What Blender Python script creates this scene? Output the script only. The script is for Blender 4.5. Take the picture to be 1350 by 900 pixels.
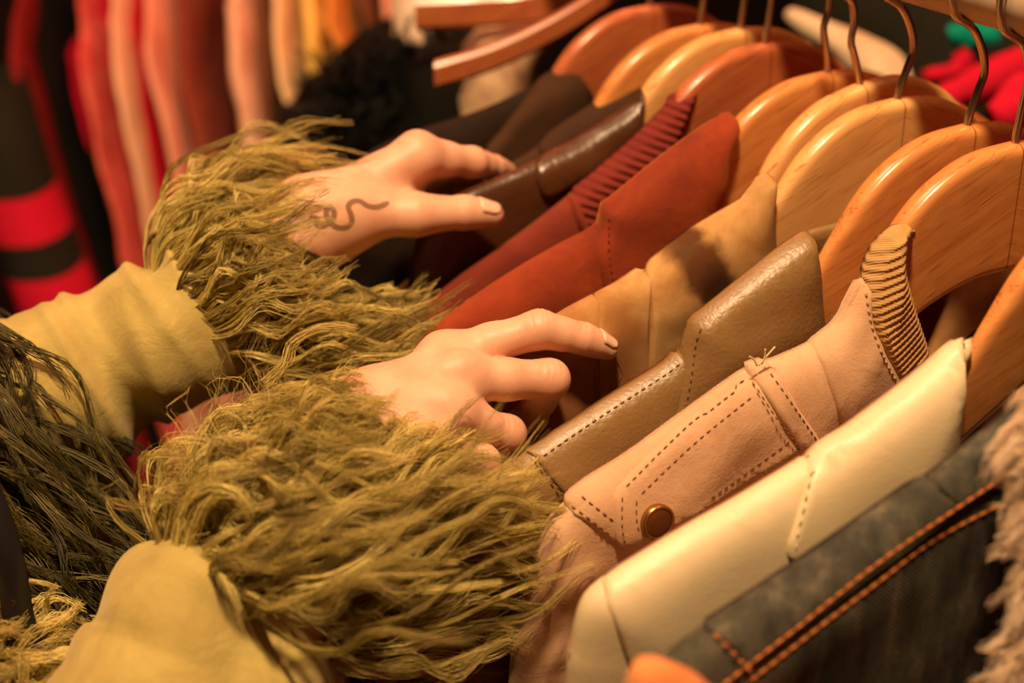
import bpy, math, random
import numpy as np
from mathutils import Vector, Matrix
from mathutils.geometry import delaunay_2d_cdt

for o in list(bpy.data.objects):
    bpy.data.objects.remove(o, do_unlink=True)
SC = bpy.context.scene
COL = SC.collection
rng = np.random.default_rng(7)
random.seed(7)

# ------------------------------------------------------------------ camera
S = 0.76                                   # world scale found from the hangers (real hanger size)
FPX, PITCH, YAW = 2000.0, math.radians(25), math.radians(27)
RAILX = 0.62 * S
CAM = np.array([-RAILX, 0.0, 1.60])
FWD = np.array([math.sin(YAW) * math.cos(PITCH), math.cos(YAW) * math.cos(PITCH), -math.sin(PITCH)])
RT = np.array([math.cos(YAW), -math.sin(YAW), 0.0])
UP = np.cross(RT, FWD)
cam_data = bpy.data.cameras.new('camera')
cam = bpy.data.objects.new('camera', cam_data)
COL.objects.link(cam)
cam.location = CAM
cam.rotation_euler = (math.pi / 2 - PITCH, 0, -YAW)
cam_data.sensor_width = 36
cam_data.lens = FPX / 1350 * 36
cam_data.clip_start = 0.02
cam_data.dof.use_dof = True
cam_data.dof.focus_distance = 0.635
cam_data.dof.aperture_fstop = 5.0
SC.camera = cam

# ------------------------------------------------------------------ world, lamps, exposure
SC.view_settings.view_transform = 'Standard'
SC.view_settings.look = 'None'
SC.view_settings.exposure = 0.0
SC.view_settings.gamma = 1.0
SC.view_settings.use_curve_mapping = False
world = bpy.data.worlds.new('world')
SC.world = world
world.use_nodes = True
world.node_tree.nodes['Background'].inputs[0].default_value = (1.0, 0.20, 0.10, 1)
world.node_tree.nodes['Background'].inputs[1].default_value = 0.06


def area(name, loc, target, size, power, color, spread=180):
    L = bpy.data.lights.new(name, 'AREA')
    L.shape = 'DISK'
    L.size = size
    L.energy = power
    L.color = color
    L.spread = math.radians(spread)
    o = bpy.data.objects.new(name, L)
    COL.objects.link(o)
    o.location = loc
    d = Vector(target) - Vector(loc)
    o.rotation_euler = d.to_track_quat('-Z', 'Y').to_euler()
    return o


area('ceiling_lamp_key', (-0.40, 0.20, 2.55), (-0.20, 0.48, 1.3), 0.13, 29, (1.0, 0.66, 0.36))
area('ceiling_lamp_rail', (0.50, 0.45, 2.65), (-0.05, 0.60, 1.3), 0.16, 5, (1.0, 0.42, 0.20))
area('ceiling_lamp_aisle', (-0.5, 1.0, 2.75), (-0.1, 1.6, 1.0), 0.40, 13, (1.0, 0.54, 0.32))
area('red_fill_back', (0.5, 1.9, 2.3), (-0.2, 0.9, 1.2), 0.40, 10, (1.0, 0.13, 0.08))  # red fill added from behind to redden the shadows


# ------------------------------------------------------------------ pixel -> world helpers
def ray(px, py):
    return RT * ((px - 675) / FPX) + UP * ((450 - py) / FPX) + FWD


def at(px, py, y, k=0.0):
    """point of the sight line through a photo pixel on the hanging plane Y = y + k*X"""
    d = ray(px, py)
    t = (y + k * CAM[0]) / (d[1] - k * d[0])
    return CAM + d * t


def atd(px, py, t):
    return CAM + ray(px, py) * t


# ------------------------------------------------------------------ noise
class Noise:
    def __init__(self, seed, n=9, lo=0.5, hi=2.0, dim=2):
        r = np.random.default_rng(seed)
        d = r.normal(size=(n, dim))
        d /= np.linalg.norm(d, axis=1)[:, None]
        f = lo * (hi / lo) ** r.random(n)
        self.k = d * f[:, None] * 2 * np.pi
        self.p = r.random(n) * 6.28
        self.a = (lo / f) ** 0.6
        self.a /= np.sqrt((self.a ** 2).sum() / 2)

    def __call__(self, P):
        return (np.sin(P @ self.k.T + self.p) * self.a).sum(-1)


# ------------------------------------------------------------------ materials
MATS = {}


def new_mat(name):
    m = bpy.data.materials.new(name)
    m.use_nodes = True
    nt = m.node_tree
    b = nt.nodes['Principled BSDF']
    MATS[name] = m
    return m, nt, b


def nd(nt, typ, **kw):
    n = nt.nodes.new(typ)
    for k, v in kw.items():
        if k in n.inputs:
            n.inputs[k].default_value = v
        else:
            setattr(n, k, v)
    return n


def ramp(nt, fac, stops):
    r = nt.nodes.new('ShaderNodeValToRGB')
    els = r.color_ramp.elements
    while len(els) < len(stops):
        els.new(0.5)
    for e, (p, c) in zip(els, stops):
        e.position = p
        e.color = tuple(c) + (1,) if len(c) == 3 else c
    nt.links.new(fac, r.inputs[0])
    return r.outputs[0]


def bump(nt, b, height, strength, dist, prev=None):
    n = nt.nodes.new('ShaderNodeBump')
    n.inputs['Strength'].default_value = strength
    n.inputs['Distance'].default_value = dist
    nt.links.new(height, n.inputs['Height'])
    if prev:
        nt.links.new(prev, n.inputs['Normal'])
    nt.links.new(n.outputs[0], b.inputs['Normal'])
    return n.outputs[0]


def coords(nt, scale=(1, 1, 1), rot=(0, 0, 0)):
    tc = nt.nodes.new('ShaderNodeTexCoord')
    mp = nt.nodes.new('ShaderNodeMapping')
    mp.inputs['Scale'].default_value = scale
    mp.inputs['Rotation'].default_value = rot
    nt.links.new(tc.outputs['Object'], mp.inputs[0])
    return mp.outputs[0]


def noise_tex(nt, vec, scale, detail=4, rough=0.55, dist=0.0):
    n = nd(nt, 'ShaderNodeTexNoise')
    n.inputs['Scale'].default_value = scale
    n.inputs['Detail'].default_value = detail
    n.inputs['Roughness'].default_value = rough
    n.inputs['Distortion'].default_value = dist
    nt.links.new(vec, n.inputs['Vector'])
    return n.outputs['Fac']


def m_leather(name, c0, c1, rough=0.38, pebble=260, strength=0.35, crease=0.6):
    m, nt, b = new_mat(name)
    v = coords(nt)
    n = noise_tex(nt, v, 18, 5)
    col = ramp(nt, n, [(0.3, c0), (0.7, c1)])
    nt.links.new(col, b.inputs['Base Color'])
    b.inputs['Roughness'].default_value = rough
    b.inputs['Specular IOR Level'].default_value = 0.55
    vo = nd(nt, 'ShaderNodeTexVoronoi', feature='DISTANCE_TO_EDGE')
    vo.inputs['Scale'].default_value = pebble
    nt.links.new(v, vo.inputs['Vector'])
    p = bump(nt, b, vo.outputs['Distance'], strength, 0.0006)
    n2 = noise_tex(nt, v, 55, 6, 0.6, 0.8)
    bump(nt, b, n2, crease, 0.0025, p)
    return m


def m_suede(name, c0, c1, mid=30, sheen=0.25, sheen_col=(1, 0.8, 0.6), crease=0.3):
    m, nt, b = new_mat(name)
    v = coords(nt)
    n = noise_tex(nt, v, mid, 8, 0.65, 0.5)
    col = ramp(nt, n, [(0.25, c0), (0.72, c1)])
    nt.links.new(col, b.inputs['Base Color'])
    b.inputs['Roughness'].default_value = 0.85
    b.inputs['Specular IOR Level'].default_value = 0.2
    b.inputs['Sheen Weight'].default_value = sheen
    b.inputs['Sheen Roughness'].default_value = 0.5
    b.inputs['Sheen Tint'].default_value = sheen_col + (1,)
    f = noise_tex(nt, v, 900, 3, 0.7)
    p = bump(nt, b, f, 0.35, 0.0006)
    g = noise_tex(nt, v, 45, 5, 0.6, 0.7)
    bump(nt, b, g, crease, 0.003, p)
    return m


def m_cloth(name, c0, c1, weave=700, mid=25, rough=0.9, wstr=0.4, sheen=0.0):
    m, nt, b = new_mat(name)
    v = coords(nt)
    n = noise_tex(nt, v, mid, 6, 0.6, 0.4)
    col = ramp(nt, n, [(0.3, c0), (0.7, c1)])
    nt.links.new(col, b.inputs['Base Color'])
    b.inputs['Roughness'].default_value = rough
    b.inputs['Specular IOR Level'].default_value = 0.2
    b.inputs['Sheen Weight'].default_value = sheen
    w = nd(nt, 'ShaderNodeTexWave', wave_type='BANDS', bands_direction='DIAGONAL')
    w.inputs['Scale'].default_value = weave / 6.28
    w.inputs['Distortion'].default_value = 0.6
    nt.links.new(v, w.inputs['Vector'])
    bump(nt, b, w.outputs['Fac'], wstr, 0.0004)
    return m


def m_plain(name, c, rough=0.6, metal=0.0, spec=0.5):
    m, nt, b = new_mat(name)
    v = coords(nt)
    n = noise_tex(nt, v, 60, 4)
    col = ramp(nt, n, [(0.3, tuple(x * 0.85 for x in c)), (0.7, c)])
    nt.links.new(col, b.inputs['Base Color'])
    b.inputs['Roughness'].default_value = rough
    b.inputs['Metallic'].default_value = metal
    b.inputs['Specular IOR Level'].default_value = spec
    return m


def m_wood(name, c0, c1, c2, rot=0.45, seed=0.0):
    m, nt, b = new_mat(name)
    tc = nt.nodes.new('ShaderNodeTexCoord')
    # grain follows the arms: mirrored about the glue joint in the middle
    sep = nt.nodes.new('ShaderNodeSeparateXYZ')
    nt.links.new(tc.outputs['Object'], sep.inputs[0])
    ab = nd(nt, 'ShaderNodeMath', operation='ABSOLUTE')
    nt.links.new(sep.outputs[0], ab.inputs[0])
    cmb = nt.nodes.new('ShaderNodeCombineXYZ')
    nt.links.new(ab.outputs[0], cmb.inputs[0])
    nt.links.new(sep.outputs[1], cmb.inputs[1])
    nt.links.new(sep.outputs[2], cmb.inputs[2])
    mp = nt.nodes.new('ShaderNodeMapping')
    mp.inputs['Rotation'].default_value = (0, -rot, 0)
    mp.inputs['Location'].default_value = (seed, seed * 2, seed)
    nt.links.new(cmb.outputs[0], mp.inputs[0])
    mp2 = nt.nodes.new('ShaderNodeMapping')
    mp2.inputs['Scale'].default_value = (12, 60, 110)
    nt.links.new(mp.outputs[0], mp2.inputs[0])
    n = noise_tex(nt, mp2.outputs[0], 1.0, 6, 0.55, 0.9)
    col = ramp(nt, n, [(0.25, c0), (0.48, c1), (0.75, c2)])
    mp3 = nt.nodes.new('ShaderNodeMapping')
    mp3.inputs['Scale'].default_value = (45, 200, 700)
    nt.links.new(mp.outputs[0], mp3.inputs[0])
    st = noise_tex(nt, mp3.outputs[0], 1.0, 3, 0.6, 0.2)
    dark = ramp(nt, st, [(0.57, (1, 1, 1)), (0.74, (0.45, 0.30, 0.22))])
    mx = nd(nt, 'ShaderNodeMix', data_type='RGBA', blend_type='MULTIPLY')
    mx.inputs['Factor'].default_value = 0.8
    nt.links.new(col, mx.inputs['A'])
    nt.links.new(dark, mx.inputs['B'])
    # glue joint
    gt = nd(nt, 'ShaderNodeMath', operation='LESS_THAN')
    gt.inputs[1].default_value = 0.00035
    nt.links.new(ab.outputs[0], gt.inputs[0])
    mx2 = nd(nt, 'ShaderNodeMix', data_type='RGBA', blend_type='MULTIPLY')
    nt.links.new(gt.outputs[0], mx2.inputs['Factor'])
    nt.links.new(mx.outputs['Result'], mx2.inputs['A'])
    mx2.inputs['B'].default_value = (0.45, 0.3, 0.2, 1)
    nt.links.new(mx2.outputs['Result'], b.inputs['Base Color'])
    b.inputs['Roughness'].default_value = 0.32
    b.inputs['Coat Weight'].default_value = 0.35
    b.inputs['Coat Roughness'].default_value = 0.18
    bump(nt, b, st, 0.08, 0.0005)
    return m


def m_skin(name):
    m, nt, b = new_mat(name)
    v = coords(nt)
    n = noise_tex(nt, v, 45, 5, 0.6)
    col = ramp(nt, n, [(0.3, (0.60, 0.30, 0.185)), (0.7, (0.74, 0.43, 0.285))])
    nt.links.new(col, b.inputs['Base Color'])
    b.inputs['Roughness'].default_value = 0.46
    b.inputs['Specular IOR Level'].default_value = 0.4
    b.inputs['Subsurface Weight'].default_value = 0.25
    b.inputs['Subsurface Radius'].default_value = (1.0, 0.35, 0.15)
    b.inputs['Subsurface Scale'].default_value = 0.004
    vo = nd(nt, 'ShaderNodeTexVoronoi', feature='DISTANCE_TO_EDGE')
    vo.inputs['Scale'].default_value = 900
    nt.links.new(v, vo.inputs['Vector'])
    p = bump(nt, b, vo.outputs['Distance'], 0.16, 0.0003)
    n3 = noise_tex(nt, v, 160, 4, 0.6)
    bump(nt, b, n3, 0.12, 0.001, p)
    return m


def m_fur(name, c0, c1, c2):
    m, nt, b = new_mat(name)
    a = nd(nt, 'ShaderNodeAttribute', attribute_name='tint')
    col = ramp(nt, a.outputs['Fac'], [(0.0, c0), (0.5, c1), (1.0, c2)])
    nt.links.new(col, b.inputs['Base Color'])
    b.inputs['Roughness'].default_value = 0.55
    b.inputs['Specular IOR Level'].default_value = 0.35
    b.inputs['Sheen Weight'].default_value = 0.0
    return m


m_wood('beech', (0.50, 0.175, 0.045), (0.64, 0.255, 0.07), (0.74, 0.33, 0.10))
m_wood('beech_pale', (0.62, 0.29, 0.085), (0.74, 0.38, 0.125), (0.80, 0.45, 0.17), seed=0.37)
m_wood('beech_red_shade', (0.34, 0.085, 0.032), (0.46, 0.13, 0.045), (0.54, 0.18, 0.06), seed=0.71)  # same beech with the red shade put into its colour
m_plain('hook_metal', (0.62, 0.52, 0.42), 0.28, 1.0)
m_plain('rail_paint', (0.62, 0.45, 0.30), 0.5)
m_leather('cream_leather', (0.66, 0.52, 0.30), (0.72, 0.58, 0.35), 0.45, 420, 0.10, 0.10)
m_suede('tan_suede', (0.50, 0.28, 0.15), (0.70, 0.45, 0.27), 22, 0.3)
m_cloth('tan_rib', (0.45, 0.25, 0.09), (0.56, 0.33, 0.13), 2400, 60)
m_leather('olive_leather', (0.20, 0.115, 0.038), (0.28, 0.165, 0.058), 0.40, 330, 0.35, 0.22)
m_suede('orange_suede', (0.11, 0.013, 0.007), (0.32, 0.046, 0.011), 20, 0.4, (1, 0.38, 0.10))
m_suede('rust_suede', (0.12, 0.016, 0.009), (0.24, 0.036, 0.015), 20, 0.3, (1, 0.35, 0.18))
m_cloth('maroon_corduroy', (0.14, 0.018, 0.012), (0.20, 0.028, 0.018), 1500, 40)
m_leather('brown_leather', (0.055, 0.020, 0.007), (0.09, 0.034, 0.011), 0.30, 250, 0.2, 0.3)
m_suede('dark_suede', (0.010, 0.0045, 0.0018), (0.022, 0.010, 0.004), 30, 0.0)
m_suede('umber_suede', (0.034, 0.014, 0.005), (0.062, 0.026, 0.009), 30, 0.0)
m_suede('coat_suede', (0.30, 0.225, 0.06), (0.50, 0.39, 0.12), 28, 0.3, (1, 0.9, 0.6), 0.45)
m_plain('thread_tan', (0.50, 0.29, 0.13), 0.8)
m_plain('thread_brown', (0.20, 0.095, 0.035), 0.8)
m_plain('thread_orange', (0.50, 0.15, 0.02), 0.8)
m_plain('thread_cream', (0.72, 0.54, 0.28), 0.8)
m_plain('snap_bronze', (0.22, 0.085, 0.035), 0.36, 0.75)
m_plain('snap_rim', (0.42, 0.22, 0.08), 0.3, 0.9)
m_plain('nail', (0.80, 0.50, 0.36), 0.2)
m_plain('tattoo_ink', (0.20, 0.11, 0.05), 0.5)
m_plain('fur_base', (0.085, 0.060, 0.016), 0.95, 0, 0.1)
m_skin('skin')
m_fur('olive_fur', (0.20, 0.145, 0.032), (0.52, 0.41, 0.105), (0.82, 0.68, 0.23))
m_fur('shaded_olive_fur', (0.035, 0.030, 0.007), (0.085, 0.070, 0.016), (0.17, 0.135, 0.034))  # coat-front copy of the olive fur, shade put into its colour
m_fur('black_fur', (0.003, 0.003, 0.002), (0.007, 0.006, 0.004), (0.014, 0.012, 0.007))
m_fur('cream_fur', (0.62, 0.42, 0.24), (0.76, 0.56, 0.36), (0.85, 0.68, 0.48))


def rib_relief(name, a, b_, period, dist):
    # knitted / corded ribs run along one direction of the cloth
    nt = MATS[name].node_tree
    b = nt.nodes['Principled BSDF']
    prev = b.inputs['Normal'].links[0].from_socket
    tc = nt.nodes.new('ShaderNodeTexCoord')
    dt = nd(nt, 'ShaderNodeVectorMath', operation='DOT_PRODUCT')
    nt.links.new(tc.outputs['Object'], dt.inputs[0])
    k = 2 * math.pi / period
    dt.inputs[1].default_value = (a * k, 0, b_ * k)
    sn = nd(nt, 'ShaderNodeMath', operation='SINE')
    nt.links.new(dt.outputs['Value'], sn.inputs[0])
    bump(nt, b, sn.outputs[0], 1.0, dist, prev)


rib_relief('tan_rib', -0.45, 1.0, 0.0033, 0.00022)
rib_relief('maroon_corduroy', 0.36, 0.93, 0.0042, 0.0003)


def m_tiedye():
    m = m_cloth('tie_dye', (0.36, 0.155, 0.042), (0.66, 0.41, 0.16), 4200, 38, 0.85, 0.6)
    nt = m.node_tree
    b = nt.nodes['Principled BSDF']
    base = b.inputs['Base Color'].links[0].from_socket
    tc = nt.nodes.new('ShaderNodeTexCoord')
    nz = nd(nt, 'ShaderNodeTexNoise')
    nz.inputs['Scale'].default_value = 40
    nz.inputs['Detail'].default_value = 5
    nt.links.new(tc.outputs['Object'], nz.inputs['Vector'])
    mixv = nd(nt, 'ShaderNodeVectorMath', operation='MULTIPLY_ADD')
    nt.links.new(nz.outputs['Color'], mixv.inputs[0])
    mixv.inputs[1].default_value = (0.03, 0.0, 0.03)
    nt.links.new(tc.outputs['Object'], mixv.inputs[2])
    prev = base
    # dye blots: (pixel on the cloth, radius m, stretch, colour, soft)
    for (px, py, r, col, soft) in [(925, 350, 0.0150, (0.085, 0.024, 0.006), 0.6), (945, 372, 0.013, (0.045, 0.014, 0.004), 0.6),
                                   (893, 335, 0.011, (0.17, 0.075, 0.022), 0.8), (908, 330, 0.008, (0.10, 0.045, 0.014), 0.7),
                                   (700, 530, 0.05, (0.30, 0.10, 0.032), 0.8), (830, 440, 0.016, (0.36, 0.15, 0.045), 0.9),
                                   (800, 520, 0.035, (0.33, 0.12, 0.04), 0.8), (880, 490, 0.014, (0.26, 0.11, 0.035), 0.8)]:
        p = at(px, py, 0.53 - 0.012)
        sub = nd(nt, 'ShaderNodeVectorMath', operation='SUBTRACT')
        nt.links.new(mixv.outputs[0], sub.inputs[0])
        sub.inputs[1].default_value = (p[0] + 0.015, p[1], p[2] + 0.015)
        sc = nd(nt, 'ShaderNodeVectorMath', operation='MULTIPLY')
        nt.links.new(sub.outputs[0], sc.inputs[0])
        sc.inputs[1].default_value = (1, 0.0, 1)
        ln = nd(nt, 'ShaderNodeVectorMath', operation='LENGTH')
        nt.links.new(sc.outputs[0], ln.inputs[0])
        mr = nd(nt, 'ShaderNodeMapRange', interpolation_type='SMOOTHSTEP')
        mr.inputs['From Min'].default_value = r * (1 - soft)
        mr.inputs['From Max'].default_value = r
        mr.inputs['To Min'].default_value = 0.93
        mr.inputs['To Max'].default_value = 0
        nt.links.new(ln.outputs['Value'], mr.inputs['Value'])
        mx = nd(nt, 'ShaderNodeMix', data_type='RGBA')
        nt.links.new(mr.outputs[0], mx.inputs['Factor'])
        nt.links.new(prev, mx.inputs['A'])
        mx.inputs['B'].default_value = col + (1,)
        prev = mx.outputs['Result']
    nt.links.new(prev, b.inputs['Base Color'])


def m_denim():
    m, nt, b = new_mat('denim')
    v = coords(nt)
    w = nd(nt, 'ShaderNodeTexWave', wave_type='BANDS', bands_direction='DIAGONAL')
    w.inputs['Scale'].default_value = 330
    w.inputs['Distortion'].default_value = 1.0
    nt.links.new(v, w.inputs['Vector'])
    vs = coords(nt, (1.0, 1.0, 0.25))
    n = noise_tex(nt, vs, 90, 5, 0.7)
    c = ramp(nt, n, [(0.3, (0.020, 0.021, 0.017)), (0.55, (0.050, 0.050, 0.040)), (0.8, (0.16, 0.145, 0.105))])
    n2 = noise_tex(nt, v, 24, 4, 0.6)
    c2 = ramp(nt, n2, [(0.35, (0.8, 0.8, 0.8)), (0.7, (2.2, 2.0, 1.7))])
    mx = nd(nt, 'ShaderNodeMix', data_type='RGBA', blend_type='MULTIPLY')
    mx.inputs['Factor'].default_value = 1
    nt.links.new(c, mx.inputs['A'])
    nt.links.new(c2, mx.inputs['B'])
    nt.links.new(mx.outputs['Result'], b.inputs['Base Color'])
    b.inputs['Roughness'].default_value = 0.9
    b.inputs['Specular IOR Level'].default_value = 0.15
    p = bump(nt, b, w.outputs['Fac'], 0.4, 0.0005)
    n3 = noise_tex(nt, v, 60, 4, 0.6)
    bump(nt, b, n3, 0.4, 0.002, p)


m_tiedye()
m_denim()


# ------------------------------------------------------------------ object helpers
def tag(o, label=None, cat=None, group=None, kind=None):
    if label: o['label'] = label
    if cat: o['category'] = cat
    if group: o['group'] = group
    if kind: o['kind'] = kind
    return o


def empty(name, loc, label, cat, group=None):
    o = bpy.data.objects.new(name, None)
    o.empty_display_size = 0.02
    o.location = tuple(float(v) for v in loc)
    COL.objects.link(o)
    return tag(o, label, cat, group)


def link(name, me, mat, parent=None, smooth=True):
    o = bpy.data.objects.new(name, me)
    COL.objects.link(o)
    if mat:
        me.materials.append(MATS[mat] if isinstance(mat, str) else mat)
    if smooth:
        me.polygons.foreach_set('use_smooth', np.ones(len(me.polygons), dtype=bool))
    if parent is not None:
        o.parent = parent
        # all meshes are written in world coordinates
        if parent.parent is None:
            o.matrix_parent_inverse = Matrix.Translation(-parent.location)
    return o


def mesh(name, verts, faces):
    me = bpy.data.meshes.new(name)
    me.from_pydata([tuple(map(float, v)) for v in verts], [], [tuple(int(i) for i in f) for f in faces])
    me.update()
    return me


def mesh_quads(name, V, Q):
    """fast builder for (n,3) vertices and (m,4) or (m,3) faces"""
    me = bpy.data.meshes.new(name)
    V = np.ascontiguousarray(V, dtype=np.float32)
    Q = np.ascontiguousarray(Q, dtype=np.int32)
    me.vertices.add(len(V))
    me.vertices.foreach_set('co', V.ravel())
    k = Q.shape[1]
    me.loops.add(Q.size)
    me.loops.foreach_set('vertex_index', Q.ravel())
    me.polygons.add(len(Q))
    me.polygons.foreach_set('loop_start', np.arange(0, Q.size, k, dtype=np.int32))
    me.update(calc_edges=True)
    return me


def catmull(P, n=8, closed=False):
    P = np.asarray(P, float)
    m = len(P)
    out = []
    rngi = range(m) if closed else range(m - 1)
    for i in rngi:
        if closed:
            a, b, c, d = P[(i - 1) % m], P[i], P[(i + 1) % m], P[(i + 2) % m]
        else:
            a, b, c, d = P[max(i - 1, 0)], P[i], P[i + 1], P[min(i + 2, m - 1)]
        for j in range(n):
            t = j / n
            out.append(0.5 * ((2 * b) + (-a + c) * t + (2 * a - 5 * b + 4 * c - d) * t * t + (-a + 3 * b - 3 * c + d) * t ** 3))
    if not closed:
        out.append(P[-1])
    return np.array(out)


def resample(P, ds, closed=False):
    Q = np.vstack([P, P[:1]]) if closed else P
    seg = np.linalg.norm(np.diff(Q, axis=0), axis=1)
    s = np.concatenate([[0], np.cumsum(seg)])
    n = max(int(round(s[-1] / ds)), 4)
    t = np.linspace(0, s[-1], n + 1)
    if closed:
        t = t[:-1]
    return np.stack([np.interp(t, s, Q[:, i]) for i in range(Q.shape[1])], 1)


def tube(path, r, seg=8, cap=True):
    path = np.asarray(path, float)
    n = len(path)
    r = np.full(n, r) if np.isscalar(r) else np.asarray(r)
    T = np.gradient(path, axis=0)
    T /= np.linalg.norm(T, axis=1)[:, None] + 1e-12
    ref = np.array([0.31, 0.52, 0.79])
    U = np.cross(T, ref); U /= np.linalg.norm(U, axis=1)[:, None] + 1e-12
    for i in range(1, n):       # parallel transport
        u = U[i - 1] - T[i] * (U[i - 1] @ T[i])
        U[i] = u / (np.linalg.norm(u) + 1e-12)
    W = np.cross(T, U)
    a = np.arange(seg) / seg * 2 * np.pi
    V = path[:, None] + r[:, None, None] * (np.cos(a)[None, :, None] * U[:, None] + np.sin(a)[None, :, None] * W[:, None])
    V = V.reshape(-1, 3)
    F = [(i * seg + j, i * seg + (j + 1) % seg, (i + 1) * seg + (j + 1) % seg, (i + 1) * seg + j) for i in range(n - 1) for j in range(seg)]
    V = list(V)
    if cap:
        F.append(tuple(range(seg - 1, -1, -1)))
        F.append(tuple((n - 1) * seg + j for j in range(seg)))
    return V, F


def join(parts):
    V, F = [], []
    for v, f in parts:
        o = len(V)
        V.extend(v)
        F.extend([tuple(i + o for i in q) for q in f])
    return V, F


def box(c, sx, sy, sz, bev=0.0):
    x, y, z = sx / 2, sy / 2, sz / 2
    V = [np.array(c) + np.array(p) for p in [(-x, -y, -z), (x, -y, -z), (x, y, -z), (-x, y, -z), (-x, -y, z), (x, -y, z), (x, y, z), (-x, y, z)]]
    F = [(0, 3, 2, 1), (4, 5, 6, 7), (0, 1, 5, 4), (1, 2, 6, 5), (2, 3, 7, 6), (3, 0, 4, 7)]
    return V, F


def lathe(profile, c, axis, seg=28):
    """profile: list of (radius, height) around axis through c"""
    axis = np.asarray(axis, float) / np.linalg.norm(axis)
    u = np.cross(axis, [0.3, 0.5, 0.8]); u /= np.linalg.norm(u)
    w = np.cross(axis, u)
    V, F = [], []
    for r, h in profile:
        for j in range(seg):
            a = j / seg * 2 * np.pi
            V.append(np.asarray(c) + axis * h + (u * math.cos(a) + w * math.sin(a)) * max(r, 1e-5))
    for i in range(len(profile) - 1):
        for j in range(seg):
            F.append((i * seg + j, i * seg + (j + 1) % seg, (i + 1) * seg + (j + 1) % seg, (i + 1) * seg + j))
    return V, F


# ------------------------------------------------------------------ flat-pattern cloth: outlines in the hanging plane, inflated
def seg_dist(P, A):
    """distance of points P to closed polyline A, plus inside test"""
    B = np.roll(A, -1, axis=0)
    best = np.full(len(P), 1e9)
    inside = np.zeros(len(P), bool)
    for a, b in zip(A, B):
        ab = b - a
        L2 = ab @ ab
        if L2 < 1e-14:
            continue
        t = np.clip(((P - a) @ ab) / L2, 0, 1)
        d = P - (a + t[:, None] * ab)
        best = np.minimum(best, (d * d).sum(1))
        c = (a[1] > P[:, 1]) != (b[1] > P[:, 1])
        if c.any():
            xi = a[0] + (P[:, 1] - a[1]) * (b[0] - a[0]) / (b[1] - a[1] + 1e-30)
            inside ^= c & (P[:, 0] < xi)
    return np.sqrt(best), inside


def triangulate(out, g, rings):
    """out: (n,2) dense outline. returns verts, tris, boundary count"""
    n = len(out)
    pts = [out]
    nx = np.roll(out, -1, 0) - np.roll(out, 1, 0)
    nx /= np.linalg.norm(nx, axis=1)[:, None] + 1e-12
    nrm = np.stack([-nx[:, 1], nx[:, 0]], 1)
    area2 = (out[:, 0] * np.roll(out[:, 1], -1) - np.roll(out[:, 0], -1) * out[:, 1]).sum()
    if area2 < 0:
        nrm = -nrm
    for rr in rings:
        q = out + nrm * rr
        d, ins = seg_dist(q, out)
        q = q[ins & (d > rr * 0.93)]
        if len(q):
            pts.append(q)
    lo, hi = out.min(0), out.max(0)
    last = rings[-1] if len(rings) else 0
    ys = np.arange(lo[1], hi[1], g * 0.866)
    G = []
    for i, yv in enumerate(ys):
        xs = np.arange(lo[0] + (g / 2 if i % 2 else 0), hi[0], g)
        G.append(np.stack([xs, np.full_like(xs, yv)], 1))
    G = np.vstack(G)
    d, ins = seg_dist(G, out)
    pts.append(G[ins & (d > last + g * 0.45)])
    P = np.vstack(pts)
    vs = [Vector((float(p[0]), float(p[1]))) for p in P]
    edges = [(i, (i + 1) % n) for i in range(n)]
    r = delaunay_2d_cdt(vs, [], [list(range(n))], 1, 1e-7)
    V2 = np.array([(v[0], v[1]) for v in r[0]])
    T = np.array([f for f in r[2] if len(f) == 3], dtype=int)
    return V2, T


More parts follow.
